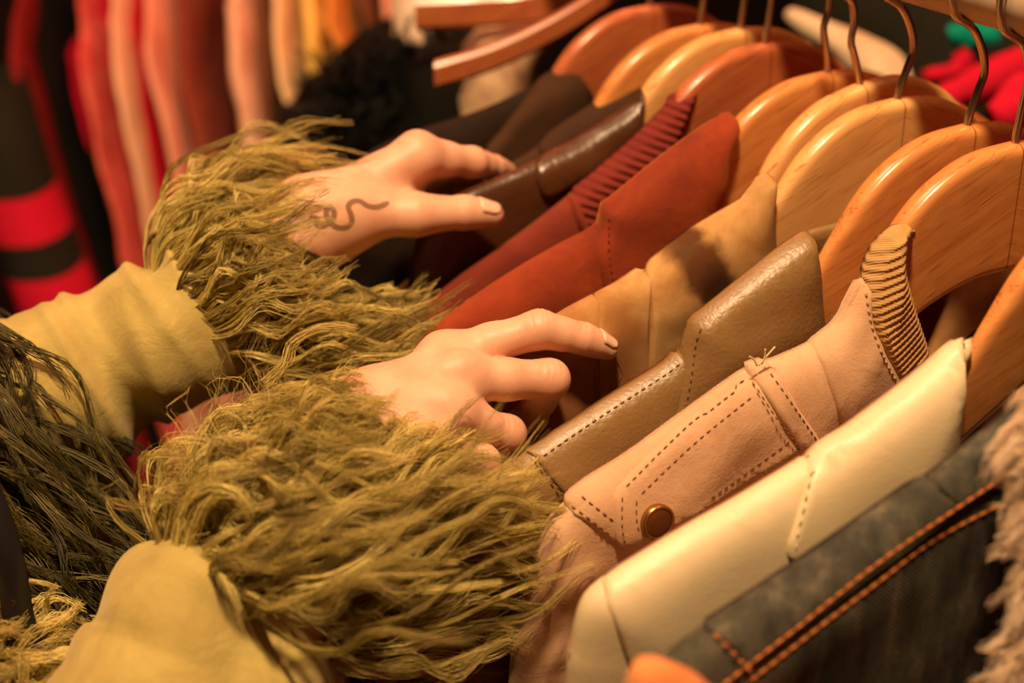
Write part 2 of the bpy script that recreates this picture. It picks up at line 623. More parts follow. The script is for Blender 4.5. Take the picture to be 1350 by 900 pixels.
class Garment:
    """a hanging shell: outline in (x,z) on plane y = y0 + k x, swollen to half-thickness t with edge radius r"""

    def __init__(self, y0, t, r, k=0.0, seed=1, wr=0.0, wl=0.06, folds=()):
        self.y0, self.t, self.r, self.k = y0, t, r, k
        self.out = None
        self.wr = wr
        self.noise = Noise(seed, 10, 0.6 / wl, 2.2 / wl)
        self.folds = folds

    def px(self, pts, front=0.0):
        return np.array([at(p[0], p[1], self.y0 - front, self.k)[[0, 2]] for p in pts])

    def surf(self, pts):
        pts = np.asarray(pts, float)
        f = np.full(len(pts), self.t * 0.6)
        for _ in range(6):
            X = np.array([at(p[0], p[1], self.y0 - q, self.k)[[0, 2]] for p, q in zip(pts, f)])
            f = 0.5 * f + 0.5 * self.h(X)
        return X

    def yc(self, X):
        return self.y0 + self.k * X[:, 0]

    def set_outline(self, xz, ds=0.004):
        self.out = resample(catmull(xz, 8, True), ds, True)
        self.fine = self.out

    def h(self, X):
        d, ins = seg_dist(X, self.out)
        d = np.where(ins, d, 0.0)
        u = np.clip(d / self.r, 0, 1)
        base = self.t * np.sqrt(np.clip(1 - (1 - u) ** 2, 0, 1))
        w = np.zeros(len(X))
        m = np.clip(d / (self.r * 0.6), 0, 1)
        if self.wr:
            w += self.wr * self.noise(X)
        for (ax, az, bx, bz, wd, am) in self.folds:
            a = np.array([ax, az]); b = np.array([bx, bz]); ab = b - a
            t = ((X - a) @ ab) / (ab @ ab)
            tc = np.clip(t, 0, 1)
            dd = np.linalg.norm(X - (a + tc[:, None] * ab), axis=1)
            w += am * np.exp(-(dd / wd) ** 2) * np.sin(np.pi * np.clip(t * 0.9 + 0.05, 0, 1)) ** 0.7
        return base + w * m

    def build(self, name, mat, parent, g=0.006):
        V2, T = triangulate(self.out, g, [self.r * 0.06, self.r * 0.2, self.r * 0.45])
        d, ins = seg_dist(V2, self.out)
        onb = d < 1e-5
        h = self.h(V2)
        h[onb] = 0
        return self._two_sided(name, mat, parent, V2, T, self.yc(V2) - h, self.yc(V2) + h, onb)

    def _two_sided(self, name, mat, parent, V2, T, yf, yb, onb):
        n = len(V2)
        F = np.stack([V2[:, 0], yf, V2[:, 1]], 1)
        keep = ~onb
        idx = np.arange(n)
        bi = idx.copy()
        bi[keep] = n + np.arange(keep.sum())
        B = np.stack([V2[keep, 0], yb[keep], V2[keep, 1]], 1)
        V = np.vstack([F, B])
        # orient: front faces toward -Y
        a, b, c = V2[T[:, 0]], V2[T[:, 1]], V2[T[:, 2]]
        s = (b[:, 0] - a[:, 0]) * (c[:, 1] - a[:, 1]) - (b[:, 1] - a[:, 1]) * (c[:, 0] - a[:, 0])
        T = np.where((s > 0)[:, None], T, T[:, ::-1])
        Q = np.vstack([T, bi[T[:, ::-1]]])
        me = mesh_quads(name, V, Q)
        return link(name, me, mat, parent)

    def overlay(self, name, px, c, mat, parent, g=0.004, er=0.0025, front=None, disp=None, back=0.004, n=8, xz=None, ds=None):
        """a piece sewn on the front of the shell"""
        P = self.surf(px) if xz is None else xz
        out = resample(catmull(P, n, True), ds or min(0.003, g), True)
        V2, T = triangulate(out, g, [er * 0.3, er])
        d, ins = seg_dist(V2, out)
        onb = d < 1e-5
        u = np.clip(d / er, 0, 1)
        prof = np.sqrt(np.clip(1 - (1 - u) ** 2, 0, 1))
        H = self.h(V2)
        hh = H + c * prof
        if disp is not None:
            hh = hh + disp(V2) * u
        yf = self.yc(V2) - hh
        yb = self.yc(V2) - H + back
        yf[onb] = (self.yc(V2) - H + 0.0004)[onb]
        return self._two_sided(name, mat, parent, V2, T, yf, yb, onb)

    def on(self, pts, lift=0.0, front=None):
        """pixel polyline -> 3D points lying on the front surface"""
        X = self.surf(pts)
        y = self.yc(X) - self.h(X) - lift
        return np.stack([X[:, 0], y, X[:, 1]], 1)

    def stitches(self, lines, lift, mat, parent, length=0.0022, gap=0.0013, rad=0.00035, name='stitching'):
        parts = []
        for ln in lines:
            pl = catmull(np.array(ln, float), 10)
            pl = resample(pl, 3.0)
            P = self.on(pl, lift)
            P = resample(P, 0.0004)
            st = int((length + gap) / 0.0004)
            L = int(length / 0.0004)
            for i in range(0, len(P) - L, st):
                q = P[[i, i + L // 3, i + 2 * L // 3, i + L]]
                parts.append(tube(q, np.array([0.5, 1, 1, 0.5]) * rad, 5))
        V, F = join(parts)
        o = link(name, mesh(name, V, F), mat, parent)
        o['kind'] = 'stuff'
        return o

    def seam(self, name, px, lift, rad, mat, parent):
        P = self.on(resample(catmull(np.array(px, float), 10), 4.0), lift)
        V, F = tube(P, rad, 8)
        return link(name, mesh(name, V, F), mat, parent)


APEX = 1.60 - 0.257 * S                    # top of every hanger head
HY = dict(H1=0.51, H2=0.594, H3=0.636, H4=0.697, H5=0.734, H6=0.767, H7=0.835, H8=0.865, H9=0.915, H10=0.985, H11=1.20)
HY = {k: v * S for k, v in HY.items()}


def jacket_outline(g, ridge_px, inner_px, drop=0.34, right=True):
    """left half traced along its ridge, mirrored right half beyond the rail, joined under a deep open front"""
    L = g.px(ridge_px)
    I = g.px(inner_px)
    zb = L[-1, 1] - drop
    low = [(L[-1, 0] - 0.01, L[-1, 1] - drop * 0.5), (L[-1, 0] + 0.005, zb), (L[-1, 0] + 0.09, zb - 0.01), (-0.02, zb)]
    vz = I[0, 1] - 0.10
    left = [tuple(p) for p in L] + low
    if right:
        mir = lambda P: [(-x, z) for x, z in P]
        pts = left + mir(left)[::-1][0:len(left)] + mir([tuple(p) for p in I])[::-1] + [(0.0, vz)] + [tuple(p) for p in I]
    else:
        pts = left + [(-0.02, vz)] + [tuple(p) for p in I]
    return np.array(pts)


# ------------------------------------------------------------------ the room
def struct(name, V, F, mat):
    o = link(name, mesh(name, V, F), mat, smooth=False)
    o['kind'] = 'structure'
    return o


m_plain('floor_wood', (0.07, 0.035, 0.015), 0.6)
m_plain('wall_dark', (0.06, 0.028, 0.014), 0.9)
struct('floor', *box((0, 1.4, -0.05), 7, 6.4, 0.1), 'floor_wood')
struct('wall_back', *box((0, 4.65, 1.5), 7, 0.1, 3.0), 'wall_dark')
struct('wall_left', *box((-3.55, 1.4, 1.5), 0.1, 6.4, 3.0), 'wall_dark')
struct('wall_right', *box((3.55, 1.4, 1.5), 0.1, 6.4, 3.0), 'wall_dark')
struct('ceiling', *box((0, 1.4, 3.05), 7, 6.4, 0.1), 'wall_dark')

# ------------------------------------------------------------------ rail
RAILR = 0.0165
RAILZ = 1.60 - 0.198 * S + RAILR
rail = empty('clothes_rail', (0, 0.9, 0), 'pale painted clothes rail that the wooden hangers hook over', 'rail')
V, F = tube(np.array([[0, y, RAILZ] for y in np.linspace(-0.35, 1.12, 12)]), RAILR, 24)
link('rail_bar', mesh('rail_bar', V, F), 'rail_paint', rail)
for yy in (-0.33, 1.10):
    V, F = tube(np.array([[0, yy, z] for z in (0.06, 0.5, 1.0, RAILZ)]), 0.015, 16)
    link('rail_post', mesh('rail_post', V, F), 'rail_paint', rail)
    V, F = tube(np.array([[x, yy, 0.045] for x in (-0.28, 0, 0.28)]), 0.018, 16)
    link('rail_foot', mesh('rail_foot', V, F), 'rail_paint', rail)
    for x in (-0.25, 0.25):
        V, F = lathe([(0, 0), (0.017, 0), (0.02, 0.008), (0.02, 0.03), (0, 0.03)], (x, yy, 0.0), (0, 0, 1), 14)
        link('caster', mesh('caster', V, F), 'rail_paint', rail)

# ------------------------------------------------------------------ hangers
HTOP = [(0, 0), (-.03, -.003), (-.055, -.014), (-.076, -.032), (-.096, -.060), (-.120, -.094), (-.160, -.120), (-.21, -.140), (-.255, -.168), (-.268, -.182)]
HBOT = [(-.264, -.197), (-.250, -.198), (-.21, -.178), (-.160, -.154), (-.11, -.126), (-.06, -.092), (-.025, -.079), (0, -.077)]


def hanger_body(thick=0.0115):
    left = np.array(HTOP + HBOT) * S
    c = catmull(left, 6)
    right = c[::-1][1:-1] * np.array([-1, 1])
    out = resample(np.vstack([c, right]), 0.003, True)
    n = len(out)
    nx = np.roll(out, -1, 0) - np.roll(out, 1, 0)
    nx /= np.linalg.norm(nx, axis=1)[:, None]
    nrm = np.stack([-nx[:, 1], nx[:, 0]], 1)
    if (out[:, 0] * np.roll(out[:, 1], -1) - np.roll(out[:, 0], -1) * out[:, 1]).sum() < 0:
        nrm = -nrm
    bow = lambda x: -0.02 * np.abs(x) ** 1.6     # arms bow a hair to the front
    taper = lambda x: np.interp(np.abs(x), [0.052, 0.078], [1.0, 0.62])
    prof = [(0.0045, -1.0), (0.0028, -0.95), (0.0012, -0.78), (0.0003, -0.5), (0.0, 0.0), (0.0003, 0.5), (0.0012, 0.78), (0.0028, 0.95), (0.0045, 1.0)]
    rows = []
    for off, yy in prof:
        q = out + nrm * off
        rows.append(np.stack([q[:, 0], yy * thick / 2 * taper(q[:, 0]) + bow(q[:, 0]), q[:, 1]], 1))
    V = np.vstack(rows)
    F = []
    for i in range(len(prof) - 1):
        for j in range(n):
            F.append((i * n + j, (i + 1) * n + j, (i + 1) * n + (j + 1) % n, i * n + (j + 1) % n))
    # flat faces
    for row, flip in ((0, False), (len(prof) - 1, True)):
        ring = rows[row][:, [0, 2]]
        V2, T = triangulate(ring, 0.008, [])
        base = len(V)
        yy = prof[row][1] * thick / 2
        V = np.vstack([V, np.stack([V2[:, 0], yy * taper(V2[:, 0]) + bow(V2[:, 0]), V2[:, 1]], 1)])
        for t in T:
            F.append(tuple(int(i) + base for i in t))
    me = mesh('hanger_body', V, F)
    import bmesh
    bm = bmesh.new(); bm.from_mesh(me)
    bmesh.ops.remove_doubles(bm, verts=bm.verts, dist=1e-5)
    bmesh.ops.recalc_face_normals(bm, faces=bm.faces)
    bm.to_mesh(me); bm.free()
    return me


def hook_mesh(sway, phi=0.0):
    zr = RAILZ - APEX
    R = RAILR + 0.0024
    p = [(0, -0.006), (0.0, 0.003), (0.0035 * sway, 0.015), (0.0055 * sway, 0.0225), (0.003 * sway, 0.032), (-0.004, 0.0425)]
    a0, a1 = math.radians(222), math.radians(-15)
    for a in np.linspace(a0, a1, 16):
        p.append((R * math.cos(a), zr + R * math.sin(a)))
    p.append((R + 0.002, zr - 0.012))
    P = catmull(np.array([(x, 0, z) for x, z in p]), 5)
    return mesh('hook', *tube(P, 0.0018, 12))


HB = [hanger_body() for _ in range(3)]
for me, mn in zip(HB, ('beech', 'beech_pale', 'beech_red_shade')):
    me.materials.append(MATS[mn])
HK = [hook_mesh(s) for s in (1.0, 0.3, -0.8)]
for me in HK:
    me.materials.append(MATS['hook_metal'])
    me.polygons.foreach_set('use_smooth', np.ones(len(me.polygons), dtype=bool))
for me in HB:
    me.polygons.foreach_set('use_smooth', np.ones(len(me.polygons), dtype=bool))


def hanger(key, label, body=0, hook=0, yaw=0.0, roll=0.0, dz=0.0, y=None, x=0.0):
    root = empty('wooden_hanger', (x, HY[key] if y is None else y, APEX + dz), label, 'hanger', 'wooden hangers on the rail')
    root.rotation_euler = (0, math.radians(roll), math.radians(yaw))
    for nm, me in (('arm_body', HB[body]), ('hook', HK[hook])):
        o = bpy.data.objects.new(nm, me)
        COL.objects.link(o)
        o.parent = root
    return root


hanger('H1', 'wooden hanger nearest the camera, head cut off by right edge, inside cream jacket', 0, 0, 0)
hanger('H2', 'wooden hanger inside the suede jacket with ribbed knit collar', 0, 1, -1, y=HY['H2'] + 0.003)
hanger('H3', 'wooden hanger coming out of the olive-brown leather collar', 0, 0, 0)
hanger('H4', 'pale wooden hanger with dark grain streaks inside the tie-dye jacket', 1, 0, 0)
hanger('H5', 'pale bare hanger tilting behind the one in the tie-dye jacket', 1, 2, 2, roll=-9)
hanger('H6', 'wooden hanger inside the orange suede jacket', 0, 2, -1)
hanger('H7', 'wooden hanger, red shade in its colour, inside the rust jacket with corduroy collar', 2, 1, 1, dz=0.003)
hanger('H8', 'bright wooden hanger inside the shiny brown leather jacket', 1, 1, 0, dz=0.006)
hanger('H9', 'wooden hanger over the narrow umber collar', 0, 1, 0)
hanger('H10', 'blurred wooden hanger, red shade in its colour, above the dark chocolate suede jacket', 2, 1, 0)

# ------------------------------------------------------------------ jackets, near to far
# cream leather
J = empty('leather_jacket', (-0.2, HY['H1'], 0.9), 'smooth cream leather jacket with pointed collar, between suede jacket and denim', 'jacket', 'jackets on the rail')
g = Garment(HY['H1'], 0.014, 0.034, seed=3, wr=0.0005, wl=0.09)
ridge = [(1288, 432), (1269, 450), (1199, 507), (1127, 562), (1060, 609), (977, 659), (910, 697), (843, 739), (800, 764), (774, 787), (761, 817), (753, 860), (746, 910)]
inner = [(1258, 640), (1256, 600), (1262, 540), (1270, 470)]
g.set_outline(jacket_outline(g, ridge, inner))
g.build('body', 'cream_leather', J)
g.overlay('collar', [(1274, 445), (1266, 449), (1198, 505), (1126, 560), (1070, 600), (1053, 655), (1040, 695), (1031, 722), (1031, 726), (1050, 738), (1110, 712), (1200, 655), (1256, 606), (1257, 600), (1262, 540), (1268, 480)], 0.0040, 'cream_leather', J, er=0.0014)
g.overlay('shoulder_panel', [(1068, 602), (1058, 608), (976, 658), (909, 696), (842, 737), (797, 765), (797, 765), (800, 795), (815, 838), (835, 900), (835, 900), (930, 860), (1040, 780), (1060, 700)], 0.0016, 'cream_leather', J, er=0.002)
g.stitches([[(1062, 612), (1052, 660), (1043, 700), (1040, 722)]], 0.0038, 'thread_cream', J, 0.003, 0.002, 0.0005)

# tan suede with rib collar
J = empty('suede_jacket', (-0.2, HY['H2'], 0.9), 'tan suede jacket with ribbed knit collar, stitched shoulder strap and bronze snap', 'jacket', 'jackets on the rail')
g = Garment(HY['H2'], 0.011, 0.028, seed=4, wr=0.0007, wl=0.05)
X = lambda a, b: tuple(g.px([a])[0]) + tuple(g.px([b])[0])
g.folds = [X((690, 800), (770, 730)) + (0.004, 0.003), X((700, 760), (740, 690)) + (0.005, 0.0025), X((700, 870), (780, 790)) + (0.004, 0.003),
           X((1120, 480), (1140, 420)) + (0.004, 0.0025), X((740, 880), (755, 800)) + (0.004, 0.0025)]
ridge = [(1196, 298), (1180, 301), (1162, 316), (1148, 340), (1139, 366), (1108, 422), (1076, 452), (1030, 474), (985, 491), (900, 551), (830, 602), (770, 640), (744, 666), (720, 692), (703, 735), (690, 785), (680, 840), (671, 900)]
inner = [(1240, 500), (1222, 465), (1206, 410), (1191, 350), (1195, 315)]
g.set_outline(jacket_outline(g, ridge, inner))
g.build('body', 'tan_suede', J, 0.004)
g.overlay('yoke', [(744, 665), (775, 689), (812, 718), (812, 718), (900, 700), (1000, 640), (1112, 562), (1140, 540), (1180, 505), (1148, 430), (1138, 366), (1106, 421), (1076, 450), (1030, 472), (985, 489), (900, 549), (830, 600), (770, 638)], 0.0012, 'tan_suede', J, er=0.0015)
g.overlay('front_facing', [(1070, 453), (1076, 470), (1092, 515), (1110, 562), (1150, 540), (1185, 505), (1165, 465), (1149, 425), (1139, 368), (1107, 421)], 0.0028, 'tan_suede', J, er=0.002)
RIBP = 0.0033
g.overlay('rib_collar', [(1196, 296), (1180, 299), (1161, 315), (1147, 338), (1138, 366), (1146, 415), (1163, 462), (1182, 500), (1204, 485), (1224, 468), (1206, 410), (1191, 352), (1195, 320), (1206, 305)], 0.0032, 'tan_rib', J, g=0.0011, er=0.003,
          disp=lambda X: 0.0005 * np.sin(2 * np.pi * (X[:, 1] - 0.45 * X[:, 0]) / RIBP), ds=0.0015)
g2 = Garment(HY['H2'] + 0.008, 0.003, 0.004)
P = g2.px([(1178, 302), (1195, 292), (1222, 285), (1232, 292), (1215, 312), (1200, 345), (1195, 400), (1188, 380), (1182, 330)])
g2.set_outline(P, 0.0015)
g2.build('rib_collar', 'tan_rib', J, 0.002)
g.overlay('shoulder_strap', [(988, 491), (988, 491), (900, 553), (812, 638), (806, 648), (806, 690), (809, 714), (822, 722), (840, 716), (880, 695), (960, 650), (1052, 592), (1052, 592)], 0.0030, 'tan_suede', J, er=0.0016, g=0.003)
g.overlay('strap_keeper', [(984, 488), (1003, 476), (1014, 480), (1045, 530), (1075, 575), (1073, 584), (1051, 593), (1045, 585), (1015, 540)], 0.0046, 'tan_suede', J, er=0.0014, g=0.0025)
g.stitches([[(976, 498), (900, 558), (817, 640)], [(984, 520), (910, 580), (836, 650)], [(815, 650), (815, 690), (819, 713)], [(834, 655), (834, 680), (838, 700)],
            [(1048, 588), (980, 628), (905, 676)], [(1034, 578), (990, 610), (930, 652)]], 0.0031, 'thread_brown', J, 0.0021, 0.0016, 0.00035)
g.stitches([[(983, 497), (1015, 545), (1047, 586)], [(1007, 486), (1040, 533), (1070, 577)]], 0.0047, 'thread_brown', J, 0.0021, 0.0016, 0.00035)
g.stitches([[(765, 652), (785, 668), (806, 684)], [(751, 664), (775, 682), (806, 706)], ], 0.0013, 'thread_brown', J, 0.0021, 0.0016, 0.0004)
g.stitches([[(1136, 382), (1143, 425), (1160, 470), (1178, 502)]], 0.0030, 'thread_tan', J, 0.0024, 0.0014, 0.0006)
for cv in ([(1000, 482), (1012, 468), (1022, 457)], [(998, 482), (994, 474), (988, 470)], [(1004, 480), (1008, 470), (1009, 460)]):
    P = np.array([at(x, y, HY['H2'] - 0.006) for x, y in cv])
    link('loose_thread', mesh('loose_thread', *tube(catmull(P, 5), 0.0004, 5)), 'thread_cream', J)
c = g.on([(860, 682)], 0.0030)[0]
snap = link('snap_button', mesh('snap_button', *lathe([(0, 0.0031), (0.003, 0.0030), (0.0052, 0.0026), (0.0062, 0.0021)], c, (0, -1, 0.12), 36)), 'snap_bronze', J)
link('rim', mesh('rim', *lathe([(0.0060, 0.0020), (0.0063, 0.0027), (0.0071, 0.0025), (0.0075, 0.0015), (0.0075, -0.001)], c, (0, -1, 0.12), 36)), 'snap_rim', snap)

# olive leather
J = empty('leather_jacket', (-0.2, HY['H3'], 0.9), 'glossy olive-brown leather jacket behind the tan suede one', 'jacket', 'jackets on the rail')
g = Garment(HY['H3'], 0.011, 0.026, seed=5, wr=0.0007, wl=0.05)
ridge = [(1066, 306), (1042, 319), (985, 363), (932, 406), (908, 430), (897, 462), (870, 486), (800, 530), (745, 566), (700, 593), (668, 622), (648, 648), (630, 695), (618, 760), (612, 830), (610, 900)]
inner = [(1100, 500), (1085, 420), (1080, 360), (1072, 322)]
g.set_outline(jacket_outline(g, ridge, inner))
g.build('body', 'olive_leather', J, 0.004)
g.overlay('shoulder_panel', [(898, 464), (870, 484), (800, 528), (745, 564), (697, 594), (697, 594), (722, 626), (752, 662), (752, 662), (830, 620), (900, 575), (905, 520)], 0.0014, 'olive_leather', J, er=0.0018)
g.overlay('collar', [(1066, 304), (1042, 317), (985, 361), (932, 404), (910, 424), (904, 440), (898, 490), (885, 562), (885, 562), (930, 590), (1020, 540), (1100, 480), (1085, 420), (1080, 360), (1073, 318)], 0.0034, 'olive_leather', J, er=0.003)
g.stitches([[(893, 478), (870, 495), (800, 540), (745, 577), (708, 603)], [(702, 603), (725, 632), (750, 662)]], 0.0016, 'thread_brown', J, 0.0024, 0.0012, 0.0004)
g.stitches([[(918, 428), (911, 450), (905, 495), (893, 560)]], 0.0036, 'thread_brown', J, 0.0024, 0.0012, 0.0004)
g2 = Garment(HY['H3'] + 0.010, 0.0028, 0.004)
g2.set_outline(g2.px([(1058, 312), (1066, 304), (1092, 297), (1121, 289), (1128, 296), (1112, 325), (1092, 370), (1088, 430), (1075, 400), (1070, 340)]), 0.002)
g2.build('collar_stand', 'olive_leather', J, 0.003)

# tie-dye
J = empty('tie_dye_jacket', (-0.2, HY['H4'], 0.9), 'ochre tie-dye cloth jacket with dark brown blots, touched by the index finger', 'jacket', 'jackets on the rail')
g = Garment(HY['H4'], 0.011, 0.024, seed=6, wr=0.0007, wl=0.05)
ridge = [(1013, 228), (1000, 234), (986, 254), (972, 269), (920, 300), (864, 343), (850, 358), (800, 380), (745, 409), (705, 438), (670, 475), (645, 530), (630, 610), (620, 700)]
inner = [(1035, 420), (1021, 325), (1019, 270), (1021, 240)]
g.set_outline(jacket_outline(g, ridge, inner))
g.build('body', 'tie_dye', J, 0.004)
g.overlay('placket', [(852, 357), (820, 370), (783, 388), (783, 388), (784, 480), (792, 570), (792, 570), (850, 540), (856, 420)], 0.0015, 'tie_dye', J, er=0.0018)
g.overlay('collar', [(1013, 227), (1000, 233), (986, 252), (972, 267), (920, 298), (866, 339), (854, 352), (854, 370), (857, 420), (851, 495), (851, 495), (910, 480), (1000, 420), (1030, 400), (1022, 325), (1020, 270), (1022, 240)], 0.003, 'tie_dye', J, er=0.0028)
V, F = join([tube(g.on(catmull(np.array(l, float), 6), 0.0013), 0.00045, 6) for l in ([(808, 470), (818, 490), (812, 505), (822, 522)], [(800, 530), (806, 518), (803, 505)], [(787, 470), (789, 520), (793, 560)])])
link('ink_mark', mesh('ink_mark', V, F), 'thread_brown', J)

# orange suede
J = empty('suede_jacket', (-0.2, HY['H6'], 0.9), 'bright orange suede jacket with wide pointed collar behind the tie-dye one', 'jacket', 'jackets on the rail')
g = Garment(HY['H6'], 0.012, 0.026, seed=8, wr=0.0008, wl=0.06)
ridge = [(962, 149), (944, 159), (924, 171), (870, 210), (806, 262), (791, 277), (786, 296), (740, 321), (690, 350), (640, 382), (585, 422), (552, 452), (535, 490), (525, 560)]
inner = [(945, 320), (955, 240), (960, 200), (973, 168)]
g.set_outline(jacket_outline(g, ridge, inner))
g.build('body', 'orange_suede', J, 0.005)
g.overlay('collar', [(962, 147), (944, 157), (924, 169), (870, 208), (806, 260), (793, 272), (788, 292), (787, 340), (800, 400), (800, 400), (940, 320), (956, 240), (961, 200), (973, 166)], 0.004, 'orange_suede', J, er=0.003)
g.stitches([[(797, 282), (798, 340), (808, 390)]], 0.0042, 'maroon_corduroy', J, 0.0024, 0.0014, 0.0004)

# rust jacket with corduroy collar
J = empty('corduroy_collar_jacket', (-0.2, HY['H7'], 0.9), 'rust red jacket with a dark maroon corduroy collar', 'jacket', 'jackets on the rail')
g = Garment(HY['H7'], 0.011, 0.024, seed=9, wr=0.0007, wl=0.06)
ridge = [(916, 113), (888, 128), (872, 148), (830, 190), (782, 232), (752, 257), (690, 305), (620, 355), (572, 394), (547, 432), (535, 480), (528, 540)]
inner = [(890, 260), (893, 215), (896, 178), (908, 140)]
g.set_outline(jacket_outline(g, ridge, inner))
g.build('body', 'rust_suede', J, 0.005)
g.overlay('corduroy_collar', [(917, 111), (888, 126), (872, 146), (830, 188), (782, 230), (755, 253), (762, 282), (774, 310), (774, 310), (830, 270), (890, 220), (896, 178), (910, 140)], 0.0034, 'maroon_corduroy', J, g=0.0012, er=0.0028,
          disp=lambda X: 0.0005 * np.sin(2 * np.pi * (X[:, 1] * 0.93 - 0.36 * X[:, 0] * -1) / 0.0042), ds=0.0015)
g.overlay('collar_band', [(757, 252), (748, 260), (757, 285), (768, 312), (780, 306), (768, 282)], 0.0042, 'rust_suede', J, er=0.0025)

# brown leather
J = empty('leather_jacket', (-0.2, HY['H8'], 0.9), 'shiny dark brown leather jacket pinched by the tattooed hand', 'jacket', 'jackets on the rail')
BRY = HY['H8']
g = Garment(BRY, 0.009, 0.020, seed=10, wr=0.0008, wl=0.06)
ridge = [(846, 118), (833, 138), (800, 160), (750, 190), (700, 214), (650, 236), (615, 250), (585, 268), (560, 295), (545, 335), (538, 400)]
inner = [(845, 260), (846, 200), (848, 150)]
g.set_outline(jacket_outline(g, ridge, inner))
g.build('body', 'brown_leather', J, 0.005)
g.overlay('collar', [(847, 116), (833, 136), (800, 158), (750, 188), (712, 207), (705, 230), (720, 262), (770, 236), (845, 185), (848, 150)], 0.003, 'brown_leather', J, er=0.003)

# narrow umber collar behind it
J = empty('suede_jacket', (-0.2, HY['H9'], 0.9), 'umber brown suede jacket, only a narrow collar showing behind brown leather', 'jacket', 'jackets on the rail')
g = Garment(HY['H9'], 0.009, 0.02, seed=11, wr=0.0008)
ridge = [(842, 108), (800, 128), (765, 150), (735, 170), (718, 186), (690, 206), (640, 232), (600, 262), (580, 310), (572, 360)]
inner = [(850, 230), (850, 180), (848, 130)]
g.set_outline(jacket_outline(g, ridge, inner))
g.build('body', 'umber_suede', J, 0.006)
g.overlay('collar', [(842, 106), (800, 126), (765, 148), (735, 168), (717, 184), (712, 204), (760, 200), (850, 150)], 0.003, 'umber_suede', J, er=0.003)

# dark brown suede with lapel
J = empty('suede_jacket', (-0.25, HY['H10'], 0.9), 'dark chocolate suede jacket with upright lapel, blurred behind the tattooed hand', 'jacket', 'jackets on the rail')
g = Garment(HY['H10'], 0.011, 0.024, seed=12, wr=0.0012, wl=0.07)
ridge = [(765, 96), (745, 96), (722, 104), (640, 142), (560, 168), (505, 190), (470, 215), (450, 260), (440, 330)]
inner = [(790, 240), (790, 170), (785, 120)]
g.set_outline(jacket_outline(g, ridge, inner))
g.build('body', 'dark_suede', J, 0.006)
g.overlay('lapel', [(752, 90), (728, 94), (712, 104), (692, 130), (665, 165), (636, 205), (660, 225), (720, 215), (770, 180), (775, 120)], 0.006, 'umber_suede', J, er=0.005)

# denim with orange topstitching
DY = 0.335
J = empty('denim_jacket', (-0.15, DY, 0.9), 'dark washed denim jacket with double orange topstitching at bottom right', 'jacket', 'jackets on the rail')
g = Garment(DY, 0.012, 0.030, seed=13, wr=0.0006, wl=0.06)
ridge = [(1365, 532), (1303, 574), (1213, 636), (1133, 693), (1053, 748), (973, 801), (914, 840), (886, 864), (872, 890), (864, 925)]
inner = [(1420, 800), (1400, 700), (1390, 600)]
g.set_outline(jacket_outline(g, ridge, inner, 0.3))
g.build('body', 'denim', J, 0.004)
g.overlay('yoke', [(1363, 531), (1302, 573), (1222, 630), (1222, 632), (1245, 652), (1264, 672), (1264, 672), (1340, 628), (1400, 590)], 0.0016, 'denim', J, er=0.0018)
g.overlay('shoulder_band', [(1222, 632), (1132, 692), (1052, 747), (972, 800), (932, 826), (932, 828), (960, 850), (978, 872), (984, 884), (1100, 797), (1180, 738), (1262, 674), (1240, 648)], 0.0016, 'denim', J, er=0.0018)
g.stitches([[(948, 900), (1050, 822), (1150, 742), (1253, 670), (1335, 616)]], 0.0016, 'thread_orange', J, 0.0040, 0.0005, 0.0006)
g.stitches([[(985, 900), (1080, 826), (1160, 765), (1233, 710), (1332, 658)]], 0.0002, 'thread_orange', J, 0.0040, 0.0005, 0.0006)
g.stitches([[(938, 832), (962, 856), (990, 886)]], 0.0018, 'thread_orange', J, 0.0028, 0.0014, 0.0006)
DENIM = g

# orange sleeve at the lower frame edge
J = empty('silk_blouse', (-0.2, 0.285, 0.9), 'blurred orange-red blouse at bottom edge in front of the denim', 'blouse', 'jackets on the rail')
m_suede('orange_silk', (0.62, 0.16, 0.04), (0.80, 0.32, 0.11), 40, 0.1)
g = Garment(0.292, 0.010, 0.02, seed=14, wr=0.001)
ridge = [(1130, 965), (1020, 960), (950, 915), (918, 888), (885, 872), (858, 868), (838, 880), (828, 910), (820, 960)]
inner = [(1140, 1150), (1140, 1050)]
g.set_outline(jacket_outline(g, ridge, inner, 0.25, right=False))
g.build('body', 'orange_silk', J, 0.006)


# ------------------------------------------------------------------ implicit surfaces for hands
def smin(a, b, k):
    h = np.clip(0.5 + 0.5 * (b - a) / k, 0, 1)
    return b + (a - b) * h - k * h * (1 - h)


def rcone(P, a, b, ra, rb):
    ab = b - a
    t = np.clip(((P - a) @ ab) / (ab @ ab), 0, 1)
    return np.linalg.norm(P - (a + t[:, None] * ab), axis=1) - (ra + (rb - ra) * t)


